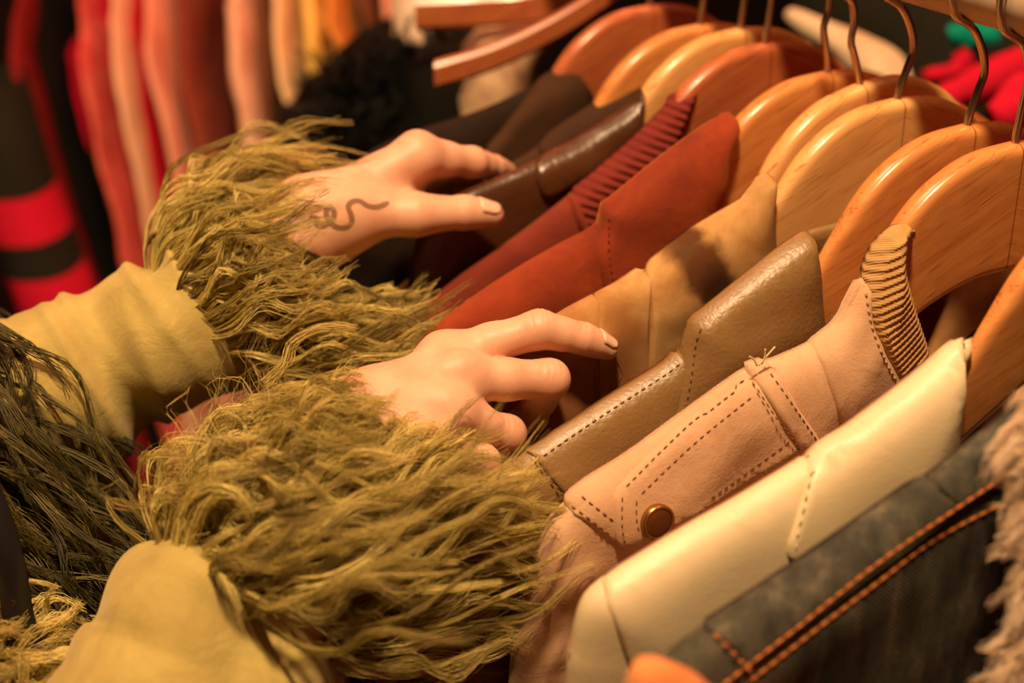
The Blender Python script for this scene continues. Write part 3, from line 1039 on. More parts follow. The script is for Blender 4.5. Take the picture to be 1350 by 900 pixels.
def surface_nets(f, lo, hi, h):
    lo = np.array(lo); n = np.ceil((np.array(hi) - lo) / h).astype(int) + 1
    # coarse pass, then a fine band around the surface
    cs = 4
    nc = (n + cs - 1) // cs + 1
    ax = [lo[i] + np.arange(nc[i]) * h * cs for i in range(3)]
    G = np.stack(np.meshgrid(*ax, indexing='ij'), -1)
    Dc = f(G.reshape(-1, 3)).reshape(nc)
    D = np.repeat(np.repeat(np.repeat(Dc, cs, 0), cs, 1), cs, 2)[:n[0], :n[1], :n[2]].copy()
    ix = np.argwhere(np.abs(D) < h * cs * 2.2)
    D[ix[:, 0], ix[:, 1], ix[:, 2]] = f(lo + ix * h)
    s = D < 0
    acc = np.zeros(tuple(n - 1) + (3,)); cnt = np.zeros(tuple(n - 1))
    corners = [(0, 0, 0), (1, 0, 0), (0, 1, 0), (1, 1, 0), (0, 0, 1), (1, 0, 1), (0, 1, 1), (1, 1, 1)]
    sl = lambda A, c: A[c[0]:n[0] - 1 + c[0], c[1]:n[1] - 1 + c[1], c[2]:n[2] - 1 + c[2]]
    for i in range(8):
        for j in range(i + 1, 8):
            a, b = np.array(corners[i]), np.array(corners[j])
            if np.abs(a - b).sum() != 1:
                continue
            da, db = sl(D, a), sl(D, b)
            m = (da < 0) != (db < 0)
            t = np.where(m, da / (da - db + 1e-20), 0)
            for q in range(3):
                acc[..., q] += np.where(m, a[q] + t * (b[q] - a[q]), 0)
            cnt += m
    act = cnt > 0
    vid = -np.ones(act.shape, int)
    vid[act] = np.arange(act.sum())
    cell = np.argwhere(act)
    V = lo + (cell + acc[act] / cnt[act][:, None]) * h
    Q = []
    for axis in range(3):
        o1, o2 = [(1, 2), (2, 0), (0, 1)][axis]
        d = np.zeros(3, int); d[axis] = 1
        A = s[:n[0] - d[0], :n[1] - d[1], :n[2] - d[2]]
        B = s[d[0]:, d[1]:, d[2]:]
        for val in (True, False):
            e = np.argwhere((A == val) & (B == (not val)))
            e = e[(e[:, o1] > 0) & (e[:, o2] > 0) & (e[:, o1] < n[o1] - 1) & (e[:, o2] < n[o2] - 1)]
            e1 = np.zeros(3, int); e1[o1] = 1
            e2 = np.zeros(3, int); e2[o2] = 1
            g = lambda x: vid[x[:, 0], x[:, 1], x[:, 2]]
            q = np.stack([g(e - e1 - e2), g(e - e2), g(e), g(e - e1)], 1)
            if not val:
                q = q[:, ::-1]
            Q.append(q)
    Q = np.vstack(Q)
    Q = Q[(Q >= 0).all(1)]
    # pull the vertices onto the surface
    for _ in range(3):
        d = f(V)
        e = h * 0.5
        gr = np.stack([f(V + np.eye(3)[i] * e) - f(V - np.eye(3)[i] * e) for i in range(3)], 1)
        gr /= np.linalg.norm(gr, axis=1)[:, None] + 1e-9
        V = V - gr * np.clip(d, -h, h)[:, None] * 0.7
    return V, Q


class Hand:
    def __init__(self):
        self.meta, self.fingers, self.arm, self.creases, self.bumps = [], [], [], [], []

    def __call__(self, P):
        d = None
        for a, b, ra, rb in self.meta:
            q = rcone(P, a, b, ra, rb)
            d = q if d is None else smin(d, q, 0.012)
        fd = None
        for fing in self.fingers:
            q = None
            for a, b, ra, rb in fing:
                e = rcone(P, a, b, ra, rb)
                q = e if q is None else smin(q, e, 0.004)
            fd = q if fd is None else smin(fd, q, 0.0012)
        d = smin(d, fd, 0.007)
        for a, b, ra, rb in self.arm:
            d = smin(d, rcone(P, a, b, ra, rb), 0.02)
        for c, r, amp in self.bumps:
            d = d - amp * np.exp(-((P - c) ** 2).sum(1) / r ** 2)
        for c, ax, wd, amp, R in self.creases:
            v = P - c
            al = v @ ax
            d = d + amp * np.exp(-(al / wd) ** 2) * np.exp(-(v ** 2).sum(1) / R ** 2)
        return d


def finger(h, pts, radii, dorsal, crease=True):
    """pts MCP,PIP,DIP,TIP"""
    ch = []
    for i in range(len(pts) - 1):
        a, b = pts[i], pts[i + 1]
        mid = (a + b) / 2
        rm = (radii[i] + radii[i + 1]) / 2 * 0.955
        ch.append((a, mid, radii[i] - 0.0007, rm - 0.0007))
        ch.append((mid, b, rm - 0.0007, radii[i + 1] - 0.0005))
    h.fingers.append(ch)
    if crease:
        for j, (i, num) in enumerate(((1, 4), (2, 2))):
            if i >= len(pts) - 1:
                continue
            ax = pts[i + 1] - pts[i - 1]
            ax /= np.linalg.norm(ax)
            for q in range(num):
                off = (q - (num - 1) / 2) * 0.0024
                h.creases.append((pts[i] + ax * off + dorsal * radii[i] * 0.9, ax, 0.0006, 0.00032, radii[i] * 0.75))


def unit(v):
    return v / np.linalg.norm(v)


def nail(f, parent, tip, prev, dorsal, r, length=0.0105, width=1.45):
    a = unit(tip - prev)
    n = unit(dorsal - a * (dorsal @ a))
    s = np.cross(a, n)
    V, F = [], []
    nu, nv = 9, 8
    for j in range(nv):
        v = j / (nv - 1)
        for i in range(nu):
            u = i / (nu - 1) * 2 - 1
            w = width * (1 - 0.25 * max(0, v - 0.75) * 4 * u * u)
            th = u * w * 0.62
            rr = r * 1.02 + 0.0004
            rnd = (u * u) * (0.0018 if v > 0.5 else -0.0012)
            along = -length * 0.55 + length * v - (rnd if v > 0.5 else rnd) * (abs(v - 0.5) * 2)
            p = tip + a * (along - r * 0.25) + s * rr * math.sin(th) + n * (rr * math.cos(th) - 0.0009 * (v ** 2) - 0.0003)
            V.append(p)
    for j in range(nv - 1):
        for i in range(nu - 1):
            F.append((j * nu + i, j * nu + i + 1, (j + 1) * nu + i + 1, (j + 1) * nu + i))
    V = np.array(V)
    for _ in range(4):
        e = 0.0006
        gr = np.stack([f(V + np.eye(3)[i] * e) - f(V - np.eye(3)[i] * e) for i in range(3)], 1)
        gr /= np.linalg.norm(gr, axis=1)[:, None] + 1e-9
        V = V - gr * np.clip(f(V) - 0.0002, -0.004, 0.004)[:, None]
    me = mesh('nail', V, F)
    o = link('nail', me, 'nail', parent)
    md = o.modifiers.new('thick', 'SOLIDIFY'); md.thickness = 0.0007; md.offset = 0
    return o


person = empty('person', atd(60, 900, 0.62) * np.array([1, 1, 0]), 'person in an olive fur-trimmed suede coat browsing jackets with both hands', 'person')

# ---- near hand (right hand, palm down, fingers between the jackets)
HN = Hand()
W = atd(492, 560, 0.622)
iM, mM, rM, pM = atd(585, 471, 0.648), atd(607, 500, 0.633), atd(592, 549, 0.620), atd(556, 592, 0.611)
iP, iD, iT = atd(711, 434, 0.650), atd(768, 446, 0.656), atd(800, 459, 0.662)
mP, mD, mT = atd(724, 500, 0.646), atd(700, 548, 0.664), atd(655, 556, 0.668)
rP, rD, rT = atd(668, 572, 0.640), atd(650, 612, 0.655), atd(620, 612, 0.66)
pP, pD, pT = atd(637, 609, 0.626), atd(622, 640, 0.640), atd(600, 640, 0.645)
DORS = unit(UP * 0.75 - FWD * 0.65)
HN.meta += [(W + RT * 0.004, iM, 0.0125, 0.0105), (W, mM, 0.013, 0.0112), (W - UP * 0.006, rM, 0.013, 0.0108), (W - UP * 0.010 - FWD * 0.004, pM, 0.0125, 0.0098)]
finger(HN, [iM, iP, iD, iT], [0.0102, 0.0086, 0.0070, 0.0056], DORS)
finger(HN, [mM, mP, mD, mT], [0.0105, 0.0089, 0.0075, 0.0065], DORS)
finger(HN, [rM, rP, rD, rT], [0.0100, 0.0083, 0.0070, 0.006], DORS)
finger(HN, [pM, pP, pD, pT], [0.0090, 0.0073, 0.0062, 0.0055], DORS)
tC, tM, tI, tT = atd(545, 520, 0.655), atd(610, 520, 0.668), atd(660, 540, 0.672), atd(690, 548, 0.674)
HN.meta.append((W + FWD * 0.012, tC, 0.013, 0.0125))
finger(HN, [tC, tM, tI, tT], [0.0125, 0.0105, 0.0085, 0.007], DORS, False)
HN.arm.append((W, atd(320, 790, 0.600), 0.021, 0.029))
for c, r, a in ((iM, 0.010, 0.0002), (mM, 0.010, 0.0022), (rM, 0.009, 0.0016), (pM, 0.008, 0.0014)):
    HN.bumps.append((c + DORS * 0.011, r, a))
for M in (iM, mM, rM):     # tendons
    for t in (0.55, 0.7, 0.82):
        HN.bumps.append((W + (M - W) * t + DORS * 0.012, 0.006, 0.0007))
for A, B in ((iM, mM), (mM, rM), (rM, pM)):
    HN.bumps.append(((A + B) / 2 + DORS * 0.010, 0.0065, -0.0012))
allp = np.array([W, iT, iP, mP, rP, pP, pD, mT, tC, iM, atd(440, 640, 0.61), mD, tT])
V, Q = surface_nets(HN, allp.min(0) - 0.03, allp.max(0) + 0.025, 0.0009)
hand_near = link('hand', mesh_quads('hand', V, Q), 'skin', person)
tag(hand_near, 'bare hand resting its index finger on the tie-dye jacket')
nail(HN, hand_near, iT, iD, unit(UP * 0.8 - FWD * 0.35 + RT * 0.45), 0.0055)

# ---- far hand (left hand, thumb towards the camera, tattoo of a curling snake)
HF = Hand()
T0 = 0.742
W2 = atd(408, 296, T0 - 0.008)
fi, fm, fr, fp = atd(550, 206, T0 + 0.008), atd(556, 214, T0 + 0.028), atd(550, 232, T0 + 0.046), atd(535, 255, T0 + 0.058)
fiP, fiD, fiT = atd(622, 214, T0 + 0.030), atd(650, 221, T0 + 0.048), atd(668, 226, T0 + 0.062)
fmP, fmD, fmT = atd(610, 225, T0 + 0.055), atd(625, 245, T0 + 0.066), atd(610, 262, T0 + 0.066)
frP, frD, frT = atd(590, 245, T0 + 0.07), atd(600, 262, T0 + 0.075), atd(585, 275, T0 + 0.072)
fpP, fpD, fpT = atd(565, 265, T0 + 0.075), atd(572, 280, T0 + 0.078), atd(562, 290, T0 + 0.076)
DO2 = unit(UP * 0.9 - FWD * 0.4)
HF.meta += [(W2 + UP * 0.004, fi, 0.0125, 0.0108), (W2 + FWD * 0.006, fm, 0.013, 0.011), (W2 + FWD * 0.014, fr, 0.013, 0.0105), (W2 + FWD * 0.02 - UP * 0.004, fp, 0.012, 0.0095)]
finger(HF, [fi, fiP, fiD, fiT], [0.0108, 0.0082, 0.0068, 0.0055], DO2)
finger(HF, [fm, fmP, fmD, fmT], [0.0105, 0.0085, 0.007, 0.006], DO2)
finger(HF, [fr, frP, frD, frT], [0.010, 0.008, 0.007, 0.006], DO2)
finger(HF, [fp, fpP, fpD, fpT], [0.009, 0.007, 0.006, 0.0055], DO2)
gC, gM, gI, gT = atd(462, 284, T0 - 0.006), atd(548, 283, T0 - 0.004), atd(612, 280, T0 + 0.004), atd(648, 283, T0 + 0.009)
HF.meta.append((W2, gC, 0.0135, 0.0125))
HF.meta.append((gC, gM, 0.0125, 0.0098))
HF.meta.append((atd(500, 250, T0 + 0.012), atd(540, 262, T0 + 0.016), 0.011, 0.006))
finger(HF, [gM, gI, gT], [0.0096, 0.0086, 0.0066], DO2, False)
for q in (-0.0016, 0.0, 0.0016):
    HF.creases.append((gI + RT * q + (UP * 0.8 - FWD * 0.6) * 0.008, RT, 0.0006, 0.0004, 0.008))
HF.arm.append((W2, atd(285, 400, 0.722), 0.020, 0.027))
HF.bumps.append((fi + UP * 0.010, 0.009, 0.0012))
HF.bumps.append((fm + UP * 0.010, 0.009, 0.001))
allp = np.array([W2, fiT, fiP, fmP, frT, fpT, gT, gC, fi, atd(360, 340, 0.730), frP, fpP])
V, Q = surface_nets(HF, allp.min(0) - 0.03, allp.max(0) + 0.025, 0.0013)
hand_far = link('hand', mesh_quads('hand', V, Q), 'skin', person)
tag(hand_far, 'tattooed hand pinching the brown leather jacket')
nail(HF, hand_far, gT, gI, unit(UP * 0.75 - FWD * 0.66), 0.0066, 0.0125, 1.35)


def march(f, px, py, t0=0.45, t1=1.1):
    """where the sight line first meets an implicit surface"""
    d = ray(px, py)
    t = t0
    for _ in range(200):
        v = f((CAM + d * t)[None])[0]
        if v < 2e-5 or t > t1:
            break
        t += max(v, 2e-5) * 0.8
    return CAM + d * t


# snake tattoo: a thin inked ribbon lying on the skin
snake = catmull(np.array([(407, 289), (413, 284), (419, 289), (417, 296), (425, 298), (433, 294), (440, 286), (439, 276), (433, 274), (430, 281), (434, 291), (443, 299),
                          (455, 300), (463, 294), (463, 284), (459, 273), (464, 266), (474, 265), (484, 271), (496, 273), (506, 270), (513, 266)], float), 6)
snake = resample(snake, 1.5)
P = np.array([march(HF, x, y) for x, y in snake])
e = 0.0006
N = np.stack([HF(P + np.eye(3)[i] * e) - HF(P - np.eye(3)[i] * e) for i in range(3)], 1)
N /= np.linalg.norm(N, axis=1)[:, None]
T = np.gradient(P, axis=0); T /= np.linalg.norm(T, axis=1)[:, None]
Sd = np.cross(N, T)
u = np.linspace(0, 1, len(P))
wd = 0.0014 * np.clip(np.minimum(u * 6 + 0.3, (1 - u) * 12 + 0.45), 0.3, 1.0)
wd[-6:] *= 1.25
V, F = [], []
for i in range(len(P)):
    for sgn in (-1, 0, 1):
        q = P[i] + Sd[i] * wd[i] * sgn
        q = q - N[i] * (HF(q[None])[0] - 0.00012)
        V.append(q)
for i in range(len(P) - 1):
    for j in range(2):
        F.append((i * 3 + j, i * 3 + j + 1, (i + 1) * 3 + j + 1, (i + 1) * 3 + j))
tat = link('tattoo', mesh('tattoo', V, F), 'tattoo_ink', hand_far)
tag(tat, 'brown snake tattoo')
m = MATS['tattoo_ink']; m.node_tree.nodes['Principled BSDF'].inputs['Alpha'].default_value = 0.62


# ------------------------------------------------------------------ fur
def strands(name, paths, radii, tint, mat, parent, sides=3):
    N, K, _ = paths.shape
    T = np.gradient(paths, axis=1)
    T /= np.linalg.norm(T, axis=2, keepdims=True) + 1e-12
    U = np.cross(T, np.array([0.31, 0.52, 0.79]))
    U /= np.linalg.norm(U, axis=2, keepdims=True) + 1e-12
    W_ = np.cross(T, U)
    a = np.arange(sides) / sides * 2 * np.pi
    V = paths[:, :, None] + radii[:, :, None, None] * (np.cos(a)[:, None] * U[:, :, None] + np.sin(a)[:, None] * W_[:, :, None])
    V = V.reshape(-1, 3)
    base = (np.arange(N) * K * sides)[:, None, None]
    i = np.arange(K - 1)[None, :, None] * sides
    j = np.arange(sides)[None, None, :]
    j2 = (j + 1) % sides
    q = np.stack([base + i + j, base + i + j2, base + i + sides + j2, base + i + sides + j], -1).reshape(-1, 4)
    me = mesh_quads(name, V, q)
    at_ = me.attributes.new('tint', 'FLOAT', 'POINT')
    at_.data.foreach_set('value', np.repeat(tint, K * sides).astype(np.float32))
    o = link(name, me, mat, parent)
    o['kind'] = 'stuff'
    return o


def make_locks(roots, normals, flow, L, r, lock_r=0.0016, per=20, K=13, lift=0.6, wave=0.004, curl=1.5, grav=0.0, rad=0.00026, push=None, fly=0.12, gravdir=(0, 0, -1), start=None, frizz=3.5, fr_amp=0.0011):
    """roots (n,3): one wavy lock each, made of `per` thin strands"""
    n = len(roots)
    s = np.linspace(0, 1, K)
    e1 = np.cross(flow, normals); e1 /= np.linalg.norm(e1, axis=1)[:, None] + 1e-9
    e2 = np.cross(flow, e1); e2 /= np.linalg.norm(e2, axis=1)[:, None] + 1e-9
    ph1, ph2 = r.random(n) * 6.28, r.random(n) * 6.28
    k1 = curl * (0.6 + 0.8 * r.random(n)); k2 = curl * (0.6 + 0.8 * r.random(n))
    wv = wave * (0.4 + 1.1 * r.random(n))
    S_ = s[None, :, None]
    rise = lift * (0.55 + 0.9 * r.random(n))
    f0 = flow if start is None else start
    c = roots[:, None] + L[:, None, None] * (f0[:, None] * (S_ - 0.5 * S_ ** 2) * 1.1 + flow[:, None] * (0.1 * S_ + 0.5 * S_ ** 2) * 1.1) + normals[:, None] * (rise * L)[:, None, None] * (np.sin(np.pi * np.clip(S_, 0, 1) ** 0.75) * 0.55)
    amp = (wv[:, None] * np.minimum(s * 2.5, 1))[:, :, None]
    c = c + e1[:, None] * amp * np.sin(6.28 * k1[:, None] * s + ph1[:, None])[:, :, None] + e2[:, None] * amp * 0.8 * np.sin(6.28 * k2[:, None] * s + ph2[:, None])[:, :, None]
    c = c + np.array(gravdir)[None, None] * (grav * L)[:, None, None] * S_ ** 2
    # strands
    th = r.random((n, per)) * 6.28
    rr = np.sqrt(r.random((n, per))) * lock_r * (0.6 + 0.8 * r.random((n, 1)))
    tw = (r.random((n, 1)) - 0.5) * 7
    prof = 1.25 - 0.45 * s - 0.5 * s ** 2 + 0.1
    flyv = (r.random((n, per)) < fly) * r.random((n, per)) * 2.6
    ang = th[:, :, None] + tw[:, :, None] * s
    ro = rr[:, :, None] * (prof + flyv[:, :, None] * s ** 1.5)
    off = e1[:, None, None] * (ro * np.cos(ang))[..., None] + e2[:, None, None] * (ro * np.sin(ang))[..., None]
    ln = 0.8 + 0.25 * r.random((n, per))
    # each strand ends at its own length
    sp = s[None, None, :] * ln[:, :, None]
    idx = np.clip(sp * (K - 1), 0, K - 1 - 1e-6); i0 = idx.astype(int); f = (idx - i0)[..., None]
    ii = np.arange(n)[:, None, None]
    cc = c[ii, i0] * (1 - f) + c[ii, np.minimum(i0 + 1, K - 1)] * f
    jit = r.normal(size=(n, per, 1, 3)) * 0.0006 * s[None, None, :, None]
    kk = frizz * (0.6 + 0.9 * r.random((n, per, 1)))
    fz = fr_amp * r.random((n, per, 1)) * np.minimum(s * 3, 1)
    fp1 = r.random((n, per, 1)) * 6.28
    jit = jit + e1[:, None, None] * (fz * np.sin(6.28 * kk * s + fp1))[..., None] + e2[:, None, None] * (fz * np.cos(6.28 * kk * 0.8 * s + fp1 * 2))[..., None]
    P = (cc + off + jit).reshape(n * per, K, 3)
    if push is not None:
        P = push(P.reshape(-1, 3)).reshape(P.shape)
    R = rad * (1.05 - 0.75 * s)[None, :] * (0.7 + 0.6 * r.random((n * per, 1)))
    lock_t = np.clip(r.normal(0.52, 0.28, n), 0, 1)
    tint = np.clip(np.repeat(lock_t, per) + r.normal(0, 0.12, n * per), 0, 1)
    return P, R, tint


def push_out(f, margin):
    def g(P):
        d = f(P)
        m = d < margin
        if m.any():
            Q = P[m]
            e = 0.001
            gr = np.stack([f(Q + np.eye(3)[i] * e) - f(Q - np.eye(3)[i] * e) for i in range(3)], 1)
            gr /= np.linalg.norm(gr, axis=1)[:, None] + 1e-9
            P = P.copy()
            P[m] = Q + gr * (margin - d[m])[:, None]
        return P
    return g


def tube_roots(A, B, ra, rb, n, r, t_lo=0.0, t_hi=1.0):
    ax = unit(B - A)
    u = unit(np.cross(ax, [0, 0, 1])); w = np.cross(ax, u)
    t = t_lo + (t_hi - t_lo) * r.random(n)
    th = r.random(n) * 6.28
    nor = u[None] * np.cos(th)[:, None] + w[None] * np.sin(th)[:, None]
    pos = A[None] + (B - A)[None] * t[:, None] + nor * (ra + (rb - ra) * t)[:, None]
    return pos, nor, t, ax


def loft(name, spine, radii, mat, parent, seg=48, disp=None, dirs=False):
    spine = np.asarray(spine, float)
    n = len(spine)
    T = np.gradient(spine, axis=0); T /= np.linalg.norm(T, axis=1)[:, None]
    U = np.zeros_like(T)
    U[0] = unit(np.cross(T[0], [0.1, 0.2, 1.0]))
    for i in range(1, n):
        U[i] = unit(U[i - 1] - T[i] * (U[i - 1] @ T[i]))
    W_ = np.cross(T, U)
    a = np.arange(seg) / seg * 2 * np.pi
    V = np.zeros((n, seg, 3))
    for i in range(n):
        rr = np.full(seg, radii[i])
        if disp is not None:
            rr = rr + (disp(i / (n - 1), a, np.cos(a)[:, None] * U[i] + np.sin(a)[:, None] * W_[i]) if dirs else disp(i / (n - 1), a))
        V[i] = spine[i] + rr[:, None] * (np.cos(a)[:, None] * U[i] + np.sin(a)[:, None] * W_[i])
    base = np.arange(n - 1)[:, None] * seg
    j = np.arange(seg)[None]
    j2 = (j + 1) % seg
    Q = np.stack([base + j, base + j2, base + seg + j2, base + seg + j], -1).reshape(-1, 4)
    o = link(name, mesh_quads(name, V.reshape(-1, 3), Q), mat, parent)
    return o


# ---- near sleeve and cuff
A0, A1 = atd(302, 806, 0.598), atd(505, 545, 0.624)
ax = unit(A1 - A0)
sp = catmull(np.array([atd(30, 1230, 0.56), atd(212, 1010, 0.575), atd(280, 900, 0.588), A0 + RT * 0.003, A0 + ax * 0.02]), 14)
K = len(sp)
nz = Noise(21, 10, 3, 12, 2)


SIDE = unit(RT * 0.78 - UP * 0.62)


def near_disp(u, a, D):
    q = np.stack([np.full_like(a, u * 2.2), np.cos(a) * 0.35 + np.sin(a) * 0.2], 1)
    flare = 0.004 * np.exp(-((u - 0.78) / 0.10) ** 2)
    ang = np.arctan2(D @ SIDE, D @ -FWD)
    v = -0.0055 * np.exp(-((ang - 0.05 + 0.5 * (u - 0.8)) / 0.36) ** 2) * np.clip((0.99 - u) * 5, 0, 1)
    v = v + 0.003 * np.exp(-((ang + 0.55) / 0.35) ** 2) + 0.003 * np.exp(-((ang - 0.65) / 0.3) ** 2)
    return nz(q * 0.25) * 0.0018 + flare + v


sleeve = loft('coat_sleeve', sp, np.interp(np.linspace(0, 1, K), [0, 0.5, 0.8, 1], [0.056, 0.053, 0.046, 0.030]), 'coat_suede', person, 72, near_disp, True)
tag(sleeve, 'olive suede coat sleeve on the nearer arm')
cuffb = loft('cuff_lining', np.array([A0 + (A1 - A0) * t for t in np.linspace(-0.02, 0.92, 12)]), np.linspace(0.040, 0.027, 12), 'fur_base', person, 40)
r = np.random.default_rng(11)


def arm_sdf_near(P):
    return np.minimum(rcone(P, A0, A1, 0.036, 0.026), HN(P))


n = 860
pos, nor, t, _ = tube_roots(A0, A1, 0.035, 0.027, n, r, 0.0, 0.76)
vis = (nor @ -FWD > -0.45)
pos, nor, t = pos[vis], nor[vis], t[vis]
n = len(pos)
down = np.clip(-(nor @ UP), -1, 1)
nv = [Noise(50 + i, 8, 12, 45, 3) for i in range(6)]
coh = np.stack([f(pos) for f in nv[:3]], 1)
coh2 = np.stack([f(pos) for f in nv[3:]], 1)
edge = np.clip(1 - t / 0.12, 0, 1)
st = ax[None] * (0.95 - 0.75 * edge * r.random(n))[:, None] + nor * (0.40 + 0.22 * edge)[:, None] + RT[None] * (0.15 + 0.5 * np.clip(down, 0, 1))[:, None] + r.normal(size=(n, 3)) * 0.12 + coh * 0.22
st /= np.linalg.norm(st, axis=1)[:, None]
flow = ax[None] * (0.35 - 0.2 * down)[:, None] + RT[None] * 1.0 - UP[None] * (0.10 + 0.14 * np.clip(down, -0.2, 1))[:, None] + FWD[None] * 0.10 + r.normal(size=(n, 3)) * 0.10 + coh2 * 0.22
flow /= np.linalg.norm(flow, axis=1)[:, None]
Ls = 0.062 + 0.052 * r.random(n)
Ls *= np.interp(t, [0, 0.4, 0.76], [1.0, 0.80, 0.42]) * np.where(down < -0.1, 0.66, 1.0)
P, R, ti = make_locks(pos, nor, flow, Ls, r, 0.0021, 20, 16, 0.33, 0.0042, 1.5, 0.04, 0.00020, push_out(arm_sdf_near, 0.001), 0.25, start=st, fr_amp=0.0009)
# a few long loose curls that stand clear of the cuff
hx = [[(232, 735, 0.570), (245, 665, 0.562), (285, 638, 0.556), (322, 655, 0.556), (333, 700, 0.560), (318, 742, 0.566)],
      [(250, 720, 0.566), (270, 668, 0.558), (305, 650, 0.556), (328, 672, 0.558), (332, 715, 0.562)],
      [(352, 505, 0.632), (378, 478, 0.632), (384, 455, 0.632), (408, 438, 0.633), (440, 430, 0.635), (468, 433, 0.636)],
      [(300, 700, 0.56), (340, 722, 0.556), (420, 726, 0.556), (520, 736, 0.562), (600, 742, 0.570)],
      [(330, 770, 0.56), (400, 757, 0.556), (480, 770, 0.560), (560, 778, 0.566), (660, 768, 0.575)],
      [(420, 850, 0.575), (470, 880, 0.572), (540, 884, 0.575), (610, 868, 0.58), (680, 835, 0.59)],
      [(540, 690, 0.585), (580, 655, 0.585), (620, 640, 0.588), (665, 645, 0.592), (705, 665, 0.596)],
      [(560, 705, 0.59), (610, 690, 0.588), (660, 672, 0.59), (700, 670, 0.594), (745, 672, 0.60)],
      [(250, 610, 0.60), (262, 580, 0.60), (290, 545, 0.602), (330, 538, 0.604), (380, 542, 0.606), (440, 530, 0.61)]]
HP, HR, HT = [], [], []
for cv in hx:
    C = resample(catmull(np.array([atd(*p) for p in cv]), 8), 0.001)
    C = C[np.linspace(0, len(C) - 1, 16).astype(int)]
    m = 34
    sv = np.linspace(0, 1, 16)
    o = r.normal(size=(m, 1, 3)) * 0.0011 * (1.1 - 0.5 * sv)[None, :, None]
    wv = r.normal(size=(m, 1, 3)) * 0.0007 * np.sin(6.28 * (3 * r.random((m, 1, 1)) + 1) * sv[None, :, None] + 6.28 * r.random((m, 1, 1)))
    HP.append(C[None] + o + wv)
    HR.append(np.tile(0.00021 * (1.05 - 0.7 * sv), (m, 1)))
    HT.append(np.clip(r.normal(0.72, 0.15, m), 0, 1))
P = np.concatenate([P] + HP); R = np.concatenate([R] + HR); ti = np.concatenate([ti] + HT)
cuff = strands('fur_cuff', P, R, ti, 'olive_fur', person)
tag(cuff, 'shaggy olive fur cuff on the nearer wrist')
# wispy single hairs round the outline
nw = 420
pos, nor, t, _ = tube_roots(A0, A1, 0.046, 0.036, nw, r, 0.05, 0.75)
flow = nor * 0.5 + ax[None] * 0.5 + RT[None] * 0.35 + r.normal(size=(nw, 3)) * 0.45
flow /= np.linalg.norm(flow, axis=1)[:, None]
P, R, ti = make_locks(pos, nor, flow, 0.018 + 0.016 * r.random(nw), r, 0.003, 3, 9, 0.5, 0.003, 1.6, 0.0, 0.00010, None, 0.5)
strands('stray_hairs', P, R, ti, 'olive_fur', cuff)

# ---- far sleeve and cuff
B0, B1 = atd(268, 420, 0.724), atd(412, 296, 0.738)
sp = catmull(np.array([atd(-190, 640, 0.69), atd(-60, 575, 0.698), atd(60, 522, 0.706), atd(165, 470, 0.716), B0, B0 + unit(B1 - B0) * 0.02]), 22)
K = len(sp)
nz2 = Noise(22, 10, 2, 8, 2)


def far_disp(u, a):
    top = np.clip(np.cos(a - 1.6) * 0.5 + 0.5, 0, 1)
    w = np.zeros_like(a)
    for c, am, sk in ((0.40, 0.0025, 0.5), (0.455, 0.0014, 0.9), (0.50, 0.0026, 0.2), (0.58, 0.0028, 0.8), (0.635, 0.0012, -0.3), (0.72, 0.0024, 0.6), (0.33, 0.004, 0.1), (0.25, 0.005, -0.4)):
        w += am * np.exp(-((u - c - 0.05 * sk * np.sin(a)) / 0.018) ** 2) * (0.55 + 0.45 * np.sin(a * 1.0 + c * 40))
    q = np.stack([np.full_like(a, u * 3), np.cos(a) * 0.3], 1)
    return 1.7 * w + nz2(q * 0.4) * 0.0022 + 0.006 * np.exp(-((u - 0.86) / 0.07) ** 2)


sleeve2 = loft('coat_sleeve', sp, np.interp(np.linspace(0, 1, K), [0, 0.4, 0.8, 1], [0.050, 0.038, 0.0335, 0.025]), 'coat_suede', person, 72, far_disp)
tag(sleeve2, 'wrinkled olive suede coat sleeve on the farther arm')
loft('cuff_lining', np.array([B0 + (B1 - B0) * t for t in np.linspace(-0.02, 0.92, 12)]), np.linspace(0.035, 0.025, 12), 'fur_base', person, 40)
ax2 = unit(B1 - B0)


def arm_sdf_far(P):
    return np.minimum(rcone(P, B0, B1, 0.031, 0.024), HF(P))


n = 620
pos, nor, t, _ = tube_roots(B0, B1, 0.031, 0.024, n, r, -0.10, 0.62)
vis = (nor @ -FWD > -0.6) & ~((t > 0.42) & (nor @ -FWD > -0.1) & (nor @ UP > -0.35))
pos, nor, t = pos[vis], nor[vis], t[vis]
n = len(pos)
down = np.clip(-(nor @ UP), -1, 1)
st = ax2[None] * 0.9 + nor * 0.5 + RT[None] * (0.1 + 0.5 * np.clip(down, 0, 1))[:, None] + r.normal(size=(n, 3)) * 0.12 + np.stack([f(pos) for f in nv[:3]], 1) * 0.22
st /= np.linalg.norm(st, axis=1)[:, None]
flow = ax2[None] * (0.5 - 0.3 * down)[:, None] + RT[None] * 0.85 - UP[None] * (0.02 + 0.22 * np.clip(down, -0.3, 1))[:, None] + r.normal(size=(n, 3)) * 0.2
flow /= np.linalg.norm(flow, axis=1)[:, None]
Ls = (0.055 + 0.035 * r.random(n)) * np.interp(t, [0, 0.4, 0.72], [1.0, 0.75, 0.34]) * np.where((down < 0.45) & (nor @ -FWD > 0.0), np.interp(t, [0.0, 0.15], [0.75, 0.45]), 1.0) * np.where(down < -0.35, 1.25, 1.0) * np.where(down > 0.45, 1.2, 1.0)
P, R, ti = make_locks(pos, nor, flow, Ls, r, 0.0018, 13, 12, 0.34, 0.0048, 1.7, 0.08, 0.00028, push_out(arm_sdf_far, 0.001), 0.2, start=st)
cuff2 = strands('fur_cuff', P, R, ti, 'olive_fur', person)
tag(cuff2, 'shaggy olive fur cuff on the farther wrist')

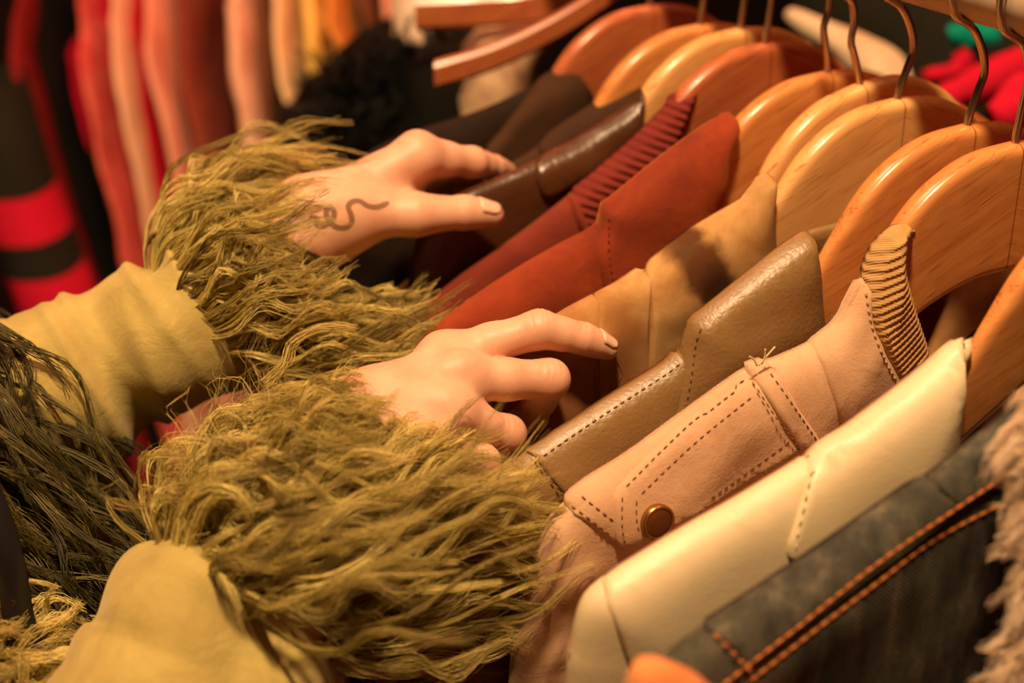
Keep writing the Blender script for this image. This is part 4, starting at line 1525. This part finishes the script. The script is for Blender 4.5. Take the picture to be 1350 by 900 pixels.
# ---- coat front with fur edge at left
CF0, CF1 = atd(62, 480, 0.715), atd(70, 1000, 0.80)
sp = catmull(np.array([atd(-190, 370, 0.675), atd(-140, 460, 0.668), atd(-40, 640, 0.662), atd(0, 830, 0.668), atd(0, 1050, 0.68)]), 10)
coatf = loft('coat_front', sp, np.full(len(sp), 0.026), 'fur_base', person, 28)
tag(coatf, 'fur-edged front of the olive coat')
n = 620
k = r.random(n) * (len(sp) - 1.01)
i0 = k.astype(int)
cpos = sp[i0] + (sp[i0 + 1] - sp[i0]) * (k - i0)[:, None]
tang = unit(sp[-1] - sp[0])
th = r.random(n) * 6.28
nor = (-FWD)[None] * np.cos(th)[:, None] * 1.0 + RT[None] * np.sin(th)[:, None]
nor /= np.linalg.norm(nor, axis=1)[:, None]
pos = cpos + nor * 0.026
flow = tang[None] * 0.75 + RT[None] * 0.55 * np.clip(0.6 + 0.6 * np.sin(th), 0, 1)[:, None] + r.normal(size=(n, 3)) * 0.2
flow /= np.linalg.norm(flow, axis=1)[:, None]
P, R, ti = make_locks(pos, nor, flow, 0.05 + 0.03 * r.random(n), r, 0.0019, 13, 11, 0.5, 0.004, 1.4, 0.15, 0.00032, None)
tag(strands('coat_fur', P, R, ti, 'shaded_olive_fur', person), 'shaggy olive fur trim down the coat front, shade put into its colour')
# fur at the elbow, lower left corner
E0 = atd(-10, 935, 0.600)
n = 130
d = r.normal(size=(n, 3)); d /= np.linalg.norm(d, axis=1)[:, None]
d = np.where((d @ UP)[:, None] < 0, -d, d)
pos = E0 + d * np.array([0.020, 0.020, 0.020])
V, F = [], []
flow = d * 0.4 + RT[None] * 0.5 + UP[None] * -0.1 + r.normal(size=(n, 3)) * 0.25
flow /= np.linalg.norm(flow, axis=1)[:, None]
P, R, ti = make_locks(pos, d, flow, 0.025 + 0.012 * r.random(n), r, 0.0019, 16, 10, 0.5, 0.003, 1.2, 0.1, 0.0003, None)
tag(strands('coat_fur', P, R, ti, 'olive_fur', person), 'tuft of coat fur in lower left corner')
loft('fur_backing', np.array([E0 - RT * 0.08, E0 - RT * 0.04, E0, E0 + RT * 0.012, E0 + RT * 0.018]), [0.02, 0.022, 0.02, 0.013, 0.003], 'fur_base', person, 24)


# ------------------------------------------------------------------ rack behind: garments seen edge-on
FH = unit(FWD * np.array([1, 1, 0]))


def hung(name, label, cat, spine, widths, depth, mat, group='garments on the rack behind', wr=0.0012, seed=1, extra=None):
    """slab-shaped hanging garment: spine pixels (px,py,t) along its near edge, width across, depth going away"""
    P3 = np.array([atd(*p) for p in spine])
    n = 40
    C = resample(catmull(P3, 8), 0.02)
    u = np.linspace(0, 1, len(C))
    w = np.interp(u, np.linspace(0, 1, len(widths)), widths) / 2
    nz = Noise(seed, 8, 1.2, 5, 2)
    seg = 28
    a = np.arange(seg) / seg * 2 * np.pi
    V = []
    for i, c in enumerate(C):
        ww = w[i] * (1 + 0.06 * nz(np.stack([np.cos(a) * 0.5, np.full(seg, u[i] * 2.5)], 1)))
        dx = np.sign(np.cos(a)) * np.abs(np.cos(a)) ** 0.75 * ww
        dy = (np.sign(np.sin(a)) * np.abs(np.sin(a)) ** 0.8 + 1) * depth / 2
        shift = wr * nz(np.stack([np.sin(a) * 0.3, np.full(seg, u[i] * 3.0)], 1))
        V.append(c + RT * (dx + shift)[:, None] + FH * dy[:, None])
    V = np.array(V)
    m = len(C)
    root = empty(name, V[-1].mean(0), label, cat, group)
    Q = np.array([(i * seg + j, i * seg + (j + 1) % seg, (i + 1) * seg + (j + 1) % seg, (i + 1) * seg + j) for i in range(m - 1) for j in range(seg)])
    body = link('body', mesh_quads('body', V.reshape(-1, 3), Q), mat, root)
    # wire hook from the shoulder up to the rail
    top = V[0].mean(0)
    rz = max(top[2] + 0.05, 1.46)
    hk = [top, top + [0, 0, (rz - top[2]) * 0.6], top + [0, 0, rz - top[2] - 0.01], top + FH * 0.012 + [0, 0, rz - top[2] + 0.008], top + FH * 0.026 + [0, 0, rz - top[2] - 0.004]]
    link('hook', mesh('hook', *tube(catmull(np.array(hk), 5), 0.002, 8)), 'hook_metal', root)
    return root


m_cloth('c_crimson', (0.50, 0.003, 0.026), (0.68, 0.005, 0.036), 900, 12, 0.7)
m_cloth('c_maroon', (0.16, 0.006, 0.006), (0.26, 0.010, 0.010), 900, 12, 0.7)
m_cloth('c_black', (0.004, 0.004, 0.003), (0.008, 0.007, 0.004), 900, 12)
MATS['c_black'].node_tree.nodes['Principled BSDF'].inputs['Specular IOR Level'].default_value = 0.05
m_cloth('c_lace', (0.50, 0.03, 0.04), (0.70, 0.16, 0.10), 500, 30)
m_cloth('c_peach', (0.78, 0.40, 0.22), (0.86, 0.56, 0.34), 900, 8)
m_cloth('c_coral', (0.72, 0.22, 0.13), (0.85, 0.42, 0.28), 900, 9, 0.6)
m_cloth('c_rustbrown', (0.16, 0.025, 0.012), (0.28, 0.060, 0.030), 900, 8)
m_cloth('c_brown', (0.14, 0.050, 0.020), (0.22, 0.085, 0.035), 900, 10)
m_cloth('c_pinkcream', (0.72, 0.35, 0.20), (0.90, 0.58, 0.38), 900, 16)
m_cloth('c_cream', (0.85, 0.58, 0.28), (0.92, 0.70, 0.38), 900, 10)
m_cloth('c_yellow', (0.85, 0.52, 0.09), (0.92, 0.64, 0.14), 900, 10)
m_cloth('c_orange', (0.72, 0.25, 0.04), (0.82, 0.33, 0.06), 900, 10)
m_cloth('c_red', (0.46, 0.003, 0.022), (0.60, 0.006, 0.030), 900, 10)
m_cloth('c_teal', (0.0, 0.26, 0.17), (0.0, 0.34, 0.22), 900, 10)
m_cloth('c_darkgreen', (0.008, 0.008, 0.004), (0.016, 0.014, 0.006), 900, 10)
m_cloth('c_white', (0.60, 0.44, 0.26), (0.76, 0.60, 0.38), 900, 30)
m_cloth('c_print', (0.20, 0.10, 0.05), (0.55, 0.38, 0.22), 900, 40)

T1 = 1.50
rackr = empty('clothes_rail', (0, 1.6, 0), 'dark clothes rail of the rack behind, above the picture', 'rail')
pa, pb = atd(-150, -260, 1.62), atd(620, -260, 1.62)
pa[2] = pb[2] = 1.445
link('rail_bar', mesh('rail_bar', *tube(np.array([pa + (pb - pa) * q for q in np.linspace(0, 1, 6)]), 0.013, 16)), 'c_black', rackr)
for q in (pa, pb):
    link('rail_post', mesh('rail_post', *tube(np.array([[q[0], q[1], z] for z in (0, 0.5, 1, 1.44)]), 0.013, 12)), 'c_black', rackr)


def strip(label, cat, top, bend, bot, wt, wb, mat, depth=0.30, seed=1, name='hanging_garment', dt=0.0, low=True):
    t = T1 + dt
    ex = (bot[0] + (bot[0] - bend[0]) * 1.2, bot[1] + (bot[1] - bend[1]) * 1.2)
    sp = [(top[0], top[1] - 60, t + 0.10), (top[0], top[1], t + 0.05), (bend[0], bend[1], t), (bot[0], bot[1], t - 0.01)]
    if low:
        sp.append((ex[0], ex[1], t + 0.02))
    return hung(name, label, cat, sp, [wt * 0.5, wt * 0.8, wt * 0.85, wb * 0.8, wb * 0.85], depth, mat, seed=seed)


PXM = 2000 / T1
px = lambda v: v / PXM
strip('dark maroon garment at the far left of the back rack', 'garment', (22, -5), (24, 120), (118, 420), px(36), px(52), 'c_maroon', seed=2, dt=0.01)
strip('plain black garment between two red ones on the back rack', 'garment', (52, 30), (62, 120), (146, 400), px(42), px(52), 'c_black', seed=3, dt=0.02)
strip('narrow crimson garment right of the black one on the back rack', 'garment', (70, 30), (88, 110), (150, 330), px(32), px(40), 'c_crimson', seed=4, dt=0.06)
strip('blotchy red lace garment on the back rack', 'garment', (106, 36), (112, 120), (170, 370), px(26), px(52), 'c_lace', seed=5, dt=0.0, name='lace_dress')
strip('crimson garment behind the lace one on the back rack', 'garment', (128, 22), (132, 110), (180, 330), px(34), px(34), 'c_crimson', seed=6, dt=0.05)
strip('pale peach garment in the middle of the back rack', 'garment', (149, -10), (154, 108), (208, 372), px(28), px(38), 'c_peach', seed=7)
strip('thin bright red garment squeezed between peach and coral ones', 'garment', (174, -8), (180, 80), (212, 260), px(20), px(22), 'c_red', seed=8, dt=0.03)
strip('coral satin garment with bright shoulder on the back rack', 'garment', (194, 12), (200, 100), (252, 340), px(28), px(48), 'c_coral', seed=9, dt=-0.01)
strip('rust brown garment with dark lower sleeve on the back rack', 'garment', (238, -10), (240, 100), (284, 285), px(38), px(58), 'c_rustbrown', seed=10, dt=0.02)
strip('pink and cream garment above the farther fur cuff', 'garment', (306, -10), (308, 80), (326, 200), px(36), px(44), 'c_pinkcream', seed=11, dt=0.0, low=False)
strip('chestnut brown garment between the pink and the cream one', 'garment', (340, -10), (345, 90), (362, 260), px(36), px(46), 'c_brown', seed=12, dt=0.04)
strip('cream satin garment with narrow sleeve on the back rack', 'garment', (364, -10), (366, 75), (377, 136), px(24), px(22), 'c_cream', seed=13, low=False)
strip('bright yellow garment on the back rack', 'garment', (404, -30), (406, 40), (411, 98), px(36), px(36), 'c_yellow', seed=14, low=False)
strip('orange garment right of the yellow one', 'garment', (428, -30), (436, 30), (448, 80), px(26), px(24), 'c_orange', seed=15, low=False)
strip('brown-pink garment right of the orange one', 'garment', (474, -40), (478, 0), (484, 52), px(28), px(26), 'c_brown', seed=16, low=False, dt=0.03)
strip('small pink garment over the black fur coat', 'garment', (500, -40), (508, 0), (515, 50), px(30), px(30), 'c_coral', seed=17, low=False, dt=0.06)
strip('second chestnut garment at the right end of the back rack', 'garment', (455, -40), (462, 30), (475, 200), px(40), px(50), 'c_brown', seed=18, dt=0.10)

# striped knit, bands built as pieces
sp = [(-40, 120, 1.44), (-20, 200, 1.42), (12, 300, 1.42), (56, 420, 1.42), (95, 540, 1.43)]
root = empty('striped_sweater', atd(60, 500, 1.45), 'red and black striped sweater at the far left edge', 'sweater', 'garments on the rack behind')
C3 = resample(catmull(np.array([atd(*p) for p in sp]), 8), 0.005)
arc = np.linspace(0, 1, len(C3))
edges = [0.0, 0.37, 0.51, 0.62, 0.77, 0.86, 0.95, 1.0]
for q in range(len(edges) - 1):
    i0, i1 = int(edges[q] * (len(C3) - 1)), int(edges[q + 1] * (len(C3) - 1)) + 1
    seg = 24
    a = np.arange(seg) / seg * 2 * np.pi
    V = []
    for c in C3[i0:i1]:
        V.append(c + RT * (np.sign(np.cos(a)) * np.abs(np.cos(a)) ** 0.8 * 0.036)[:, None] + FH * ((np.sin(a) + 1) * 0.05)[:, None])
    V = np.array(V); m = len(V)
    Q = np.array([(i * seg + j, i * seg + (j + 1) % seg, (i + 1) * seg + (j + 1) % seg, (i + 1) * seg + j) for i in range(m - 1) for j in range(seg)])
    link('stripe', mesh_quads('stripe', V.reshape(-1, 3), Q), 'c_red' if q % 2 else 'c_darkgreen', root)

# black fur coat in the middle distance
root = hung('fur_coat', 'fluffy black fur coat behind the tattooed hand', 'coat', [(548, 62, 1.16), (520, 85, 1.14), (482, 125, 1.13), (468, 200, 1.12), (460, 380, 1.12)], [0.03, 0.07, 0.11, 0.12, 0.13], 0.16, 'c_black', 'garments on the rack behind')
n = 900
q = r.random(n)
cpts = np.array([atd(*p) for p in [(560, 62, 1.13), (515, 70, 1.13), (465, 92, 1.12), (425, 125, 1.11), (398, 175, 1.11), (390, 260, 1.11)]])
cc = resample(catmull(cpts, 6), 0.004)
i0 = (q * (len(cc) - 1)).astype(int)
nor = UP[None] * (0.5 + 0.5 * r.random(n))[:, None] - RT[None] * r.random(n)[:, None] * 0.6 - FWD[None] * r.random(n)[:, None]
nor /= np.linalg.norm(nor, axis=1)[:, None]
pos = cc[i0] + RT[None] * (r.random(n) * 0.07 - 0.004)[:, None] - UP[None] * (r.random(n) * 0.07)[:, None]
fl = nor * 0.6 - UP[None] * 0.3 + r.normal(size=(n, 3)) * 0.5
fl /= np.linalg.norm(fl, axis=1)[:, None]
P, R, ti = make_locks(pos, nor, fl, 0.025 + 0.015 * r.random(n), r, 0.003, 6, 6, 0.4, 0.002, 1, 0, 0.0006, None, 0.4)
strands('pile', P, R, ti, 'black_fur', root)

# two more hangers at the far end of the rail
def bar_hanger(label, spine, hh, thick, mat):
    P3 = resample(catmull(np.array([atd(*p) for p in spine]), 8), 0.006)
    root = empty('wooden_hanger', P3[0], label, 'hanger', 'wooden hangers on the rail')
    sec = [(-1, -0.7), (-0.7, -1), (0.7, -1), (1, -0.7), (1, 0.7), (0.7, 1), (-0.7, 1), (-1, 0.7)]
    V = np.array([[c + FH * (sx * thick / 2) + np.array([0, 0, 1]) * (sz * hh / 2) for sx, sz in sec] for c in P3])
    m = len(P3); seg = 8
    F = [(i * seg + j, i * seg + (j + 1) % seg, (i + 1) * seg + (j + 1) % seg, (i + 1) * seg + j) for i in range(m - 1) for j in range(seg)]
    F += [tuple(range(7, -1, -1)), tuple((m - 1) * seg + j for j in range(seg))]
    link('arm_body', mesh('arm_body', V.reshape(-1, 3), F), mat, root, smooth=False)
    c = P3[0]
    rx = np.array([c[0], c[1], RAILZ])
    hk = [c, c + [0, 0, 0.02], (c + rx) / 2 + [0.005, 0, 0], rx + [-RAILR, 0, 0], rx + [0, 0, RAILR + 0.003], rx + [RAILR + 0.002, 0, 0]]
    link('hook', mesh('hook', *tube(catmull(np.array(hk), 6), 0.0021, 10)), 'hook_metal', root)


bar_hanger('wooden hanger with one bare curved arm pointing left, above dark suede', [(905, -75, 0.95), (850, -45, 0.945), (800, -8, 0.94), (755, 22, 0.935), (700, 52, 0.93), (640, 78, 0.925), (573, 98, 0.92)], 0.0155, 0.012, 'beech_red_shade')
bar_hanger('broad straight wooden hanger bar at the top edge', [(800, -30, 1.05), (760, -8, 1.04), (700, 8, 1.03), (620, 14, 1.03), (548, 18, 1.03)], 0.021, 0.014, 'beech_red_shade')
root = hung('printed_blouse', 'pale printed blouse glimpsed under the curved hanger arm', 'blouse', [(735, 40, 1.02), (700, 60, 1.01), (665, 85, 1.0), (650, 140, 1.0), (650, 300, 1.0)], [0.02, 0.05, 0.05, 0.05, 0.05], 0.12, 'c_print', 'garments on the rack behind', seed=33)
root = hung('black_blouse', 'black garment hanging left of the printed blouse', 'blouse', [(640, 80, 1.06), (622, 95, 1.03), (600, 120, 1.02), (595, 200, 1.02), (590, 350, 1.02)], [0.03, 0.06, 0.07, 0.08, 0.08], 0.12, 'c_black', 'garments on the rack behind', seed=34)

# ------------------------------------------------------------------ beyond the rail, right
def lump(name, label, cat, spine, radii, mat, flat=0.6):
    P3 = catmull(np.array([atd(*p) for p in spine]), 8)
    rr = np.interp(np.linspace(0, 1, len(P3)), np.linspace(0, 1, len(radii)), radii)
    root = empty(name, P3[-1], label, cat, 'garments beyond the rail')
    nz = Noise(len(label), 8, 1, 5, 2)
    loft('body', P3, rr, mat, root, 28, lambda u, a: 0.0012 * nz(np.stack([np.cos(a) * 0.5, np.full_like(a, u * 2)], 1)))
    return root


lump('red_jacket', 'bright red jacket sleeve beyond the rail at right', 'jacket', [(1210, 150, 1.10), (1255, 128, 1.10), (1310, 105, 1.10), (1400, 70, 1.12)], [0.006, 0.011, 0.014, 0.015], 'c_red')
lump('red_scarf', 'red ruffled scarf below the teal cap beyond the rail', 'scarf', [(1218, 100, 1.16), (1245, 97, 1.15), (1272, 85, 1.15), (1262, 68, 1.15)], [0.003, 0.006, 0.008, 0.005], 'c_red')
lump('red_jacket', 'red padded shoulder at the right edge beyond the rail', 'jacket', [(1306, 158, 1.02), (1330, 148, 1.02), (1370, 135, 1.02), (1420, 150, 1.02)], [0.008, 0.016, 0.022, 0.026], 'c_red')
lump('knit_cap', 'teal green cap hanging beyond the rail', 'cap', [(1252, 50, 1.18), (1266, 46, 1.18), (1290, 46, 1.18), (1316, 46, 1.18)], [0.004, 0.011, 0.011, 0.007], 'c_teal')
lump('fleece_collar', 'cream fleece collar beyond the hooks', 'collar', [(1040, 18, 1.22), (1085, 45, 1.20), (1130, 70, 1.18), (1165, 100, 1.16), (1200, 150, 1.15)], [0.004, 0.010, 0.015, 0.018, 0.010], 'c_white')
lump('dark_coat', 'dark green-black coat beyond the rail', 'coat', [(1080, -20, 1.35), (1160, 20, 1.33), (1230, 60, 1.32), (1300, 140, 1.30), (1380, 260, 1.30)], [0.05, 0.07, 0.08, 0.09, 0.09], 'c_darkgreen')

# shaggy cream fringe of the next garment, right edge
root = empty('shaggy_vest', atd(1350, 800, 0.50), 'shaggy cream fringed vest cut off by the right edge, over the denim', 'vest', 'jackets on the rail')
sp = catmull(np.array([atd(1395, 515, 0.50), atd(1388, 580, 0.497), atd(1402, 700, 0.495), atd(1388, 820, 0.495), atd(1380, 960, 0.50)]), 8)
loft('body', sp, np.full(len(sp), 0.008), 'c_white', root, 20)
n = 330
q = r.random(n) * (len(sp) - 1.01); i0 = q.astype(int)
pos = sp[i0] + (sp[i0 + 1] - sp[i0]) * (q - i0)[:, None]
nor = -RT[None] * 0.6 - FWD[None] * 0.6 + r.normal(size=(n, 3)) * 0.4
nor /= np.linalg.norm(nor, axis=1)[:, None]
pos = pos + nor * 0.007
fl = -RT[None] * 0.55 - UP[None] * 0.75 + r.normal(size=(n, 3)) * 0.25
fl /= np.linalg.norm(fl, axis=1)[:, None]
P, R, ti = make_locks(pos, nor, fl, 0.010 + 0.010 * r.random(n), r, 0.0012, 10, 8, 0.3, 0.0015, 1.2, 0.1, 0.0002, None)
strands('fringe', P, R, ti, 'cream_fur', root)


# ------------------------------------------------------------------ rest of the coat, out of frame to the left
def torso(P):
    d = rcone(P, np.array([-0.74, 0.60, 0.72]), np.array([-0.74, 0.60, 1.30]), 0.185, 0.155)
    d = smin(d, rcone(P, np.array([-0.74, 0.47, 1.40]), np.array([-0.74, 0.74, 1.40]), 0.070, 0.070), 0.08)
    d = smin(d, rcone(P, np.array([-0.74, 0.45, 1.39]), atd(30, 1230, 0.56), 0.066, 0.052), 0.02)
    d = smin(d, rcone(P, np.array([-0.74, 0.77, 1.39]), atd(-190, 640, 0.69), 0.066, 0.050), 0.02)
    return d


V, Q = surface_nets(torso, (-1.0, 0.2, 0.48), (-0.33, 1.0, 1.52), 0.008)
tag(link('coat_body', mesh_quads('coat_body', V, Q), 'coat_suede', person), 'body of the olive suede coat, left of the picture')

# black strap of a bag at the left edge
sp = resample(catmull(np.array([atd(-40, 600, 0.60), atd(-6, 680, 0.60), atd(14, 750, 0.60), atd(26, 820, 0.602), atd(50, 880, 0.605), atd(90, 960, 0.61)]), 8), 0.004)
root = empty('bag_strap', sp[-1], 'black shoulder bag strap at left edge over the coat fur', 'strap')
T_ = np.gradient(sp, axis=0); T_ /= np.linalg.norm(T_, axis=1)[:, None]
N_ = unit(-FWD + RT * 0.4)
B_ = np.cross(T_, N_); B_ /= np.linalg.norm(B_, axis=1)[:, None]
sec = [(-1, -0.6), (-0.9, -1), (0.9, -1), (1, -0.6), (1, 0.6), (0.9, 1), (-0.9, 1), (-1, 0.6)]
V = np.array([[c + b * (q[0] * 0.006) + N_ * (q[1] * 0.0016) for q in sec] for c, b in zip(sp, B_)])
m = len(sp)
Q = np.array([(i * 8 + j, i * 8 + (j + 1) % 8, (i + 1) * 8 + (j + 1) % 8, (i + 1) * 8 + j) for i in range(m - 1) for j in range(8)])
m_plain('strap_black', (0.006, 0.005, 0.005), 0.35)
link('webbing', mesh_quads('webbing', V.reshape(-1, 3), Q), 'strap_black', root)
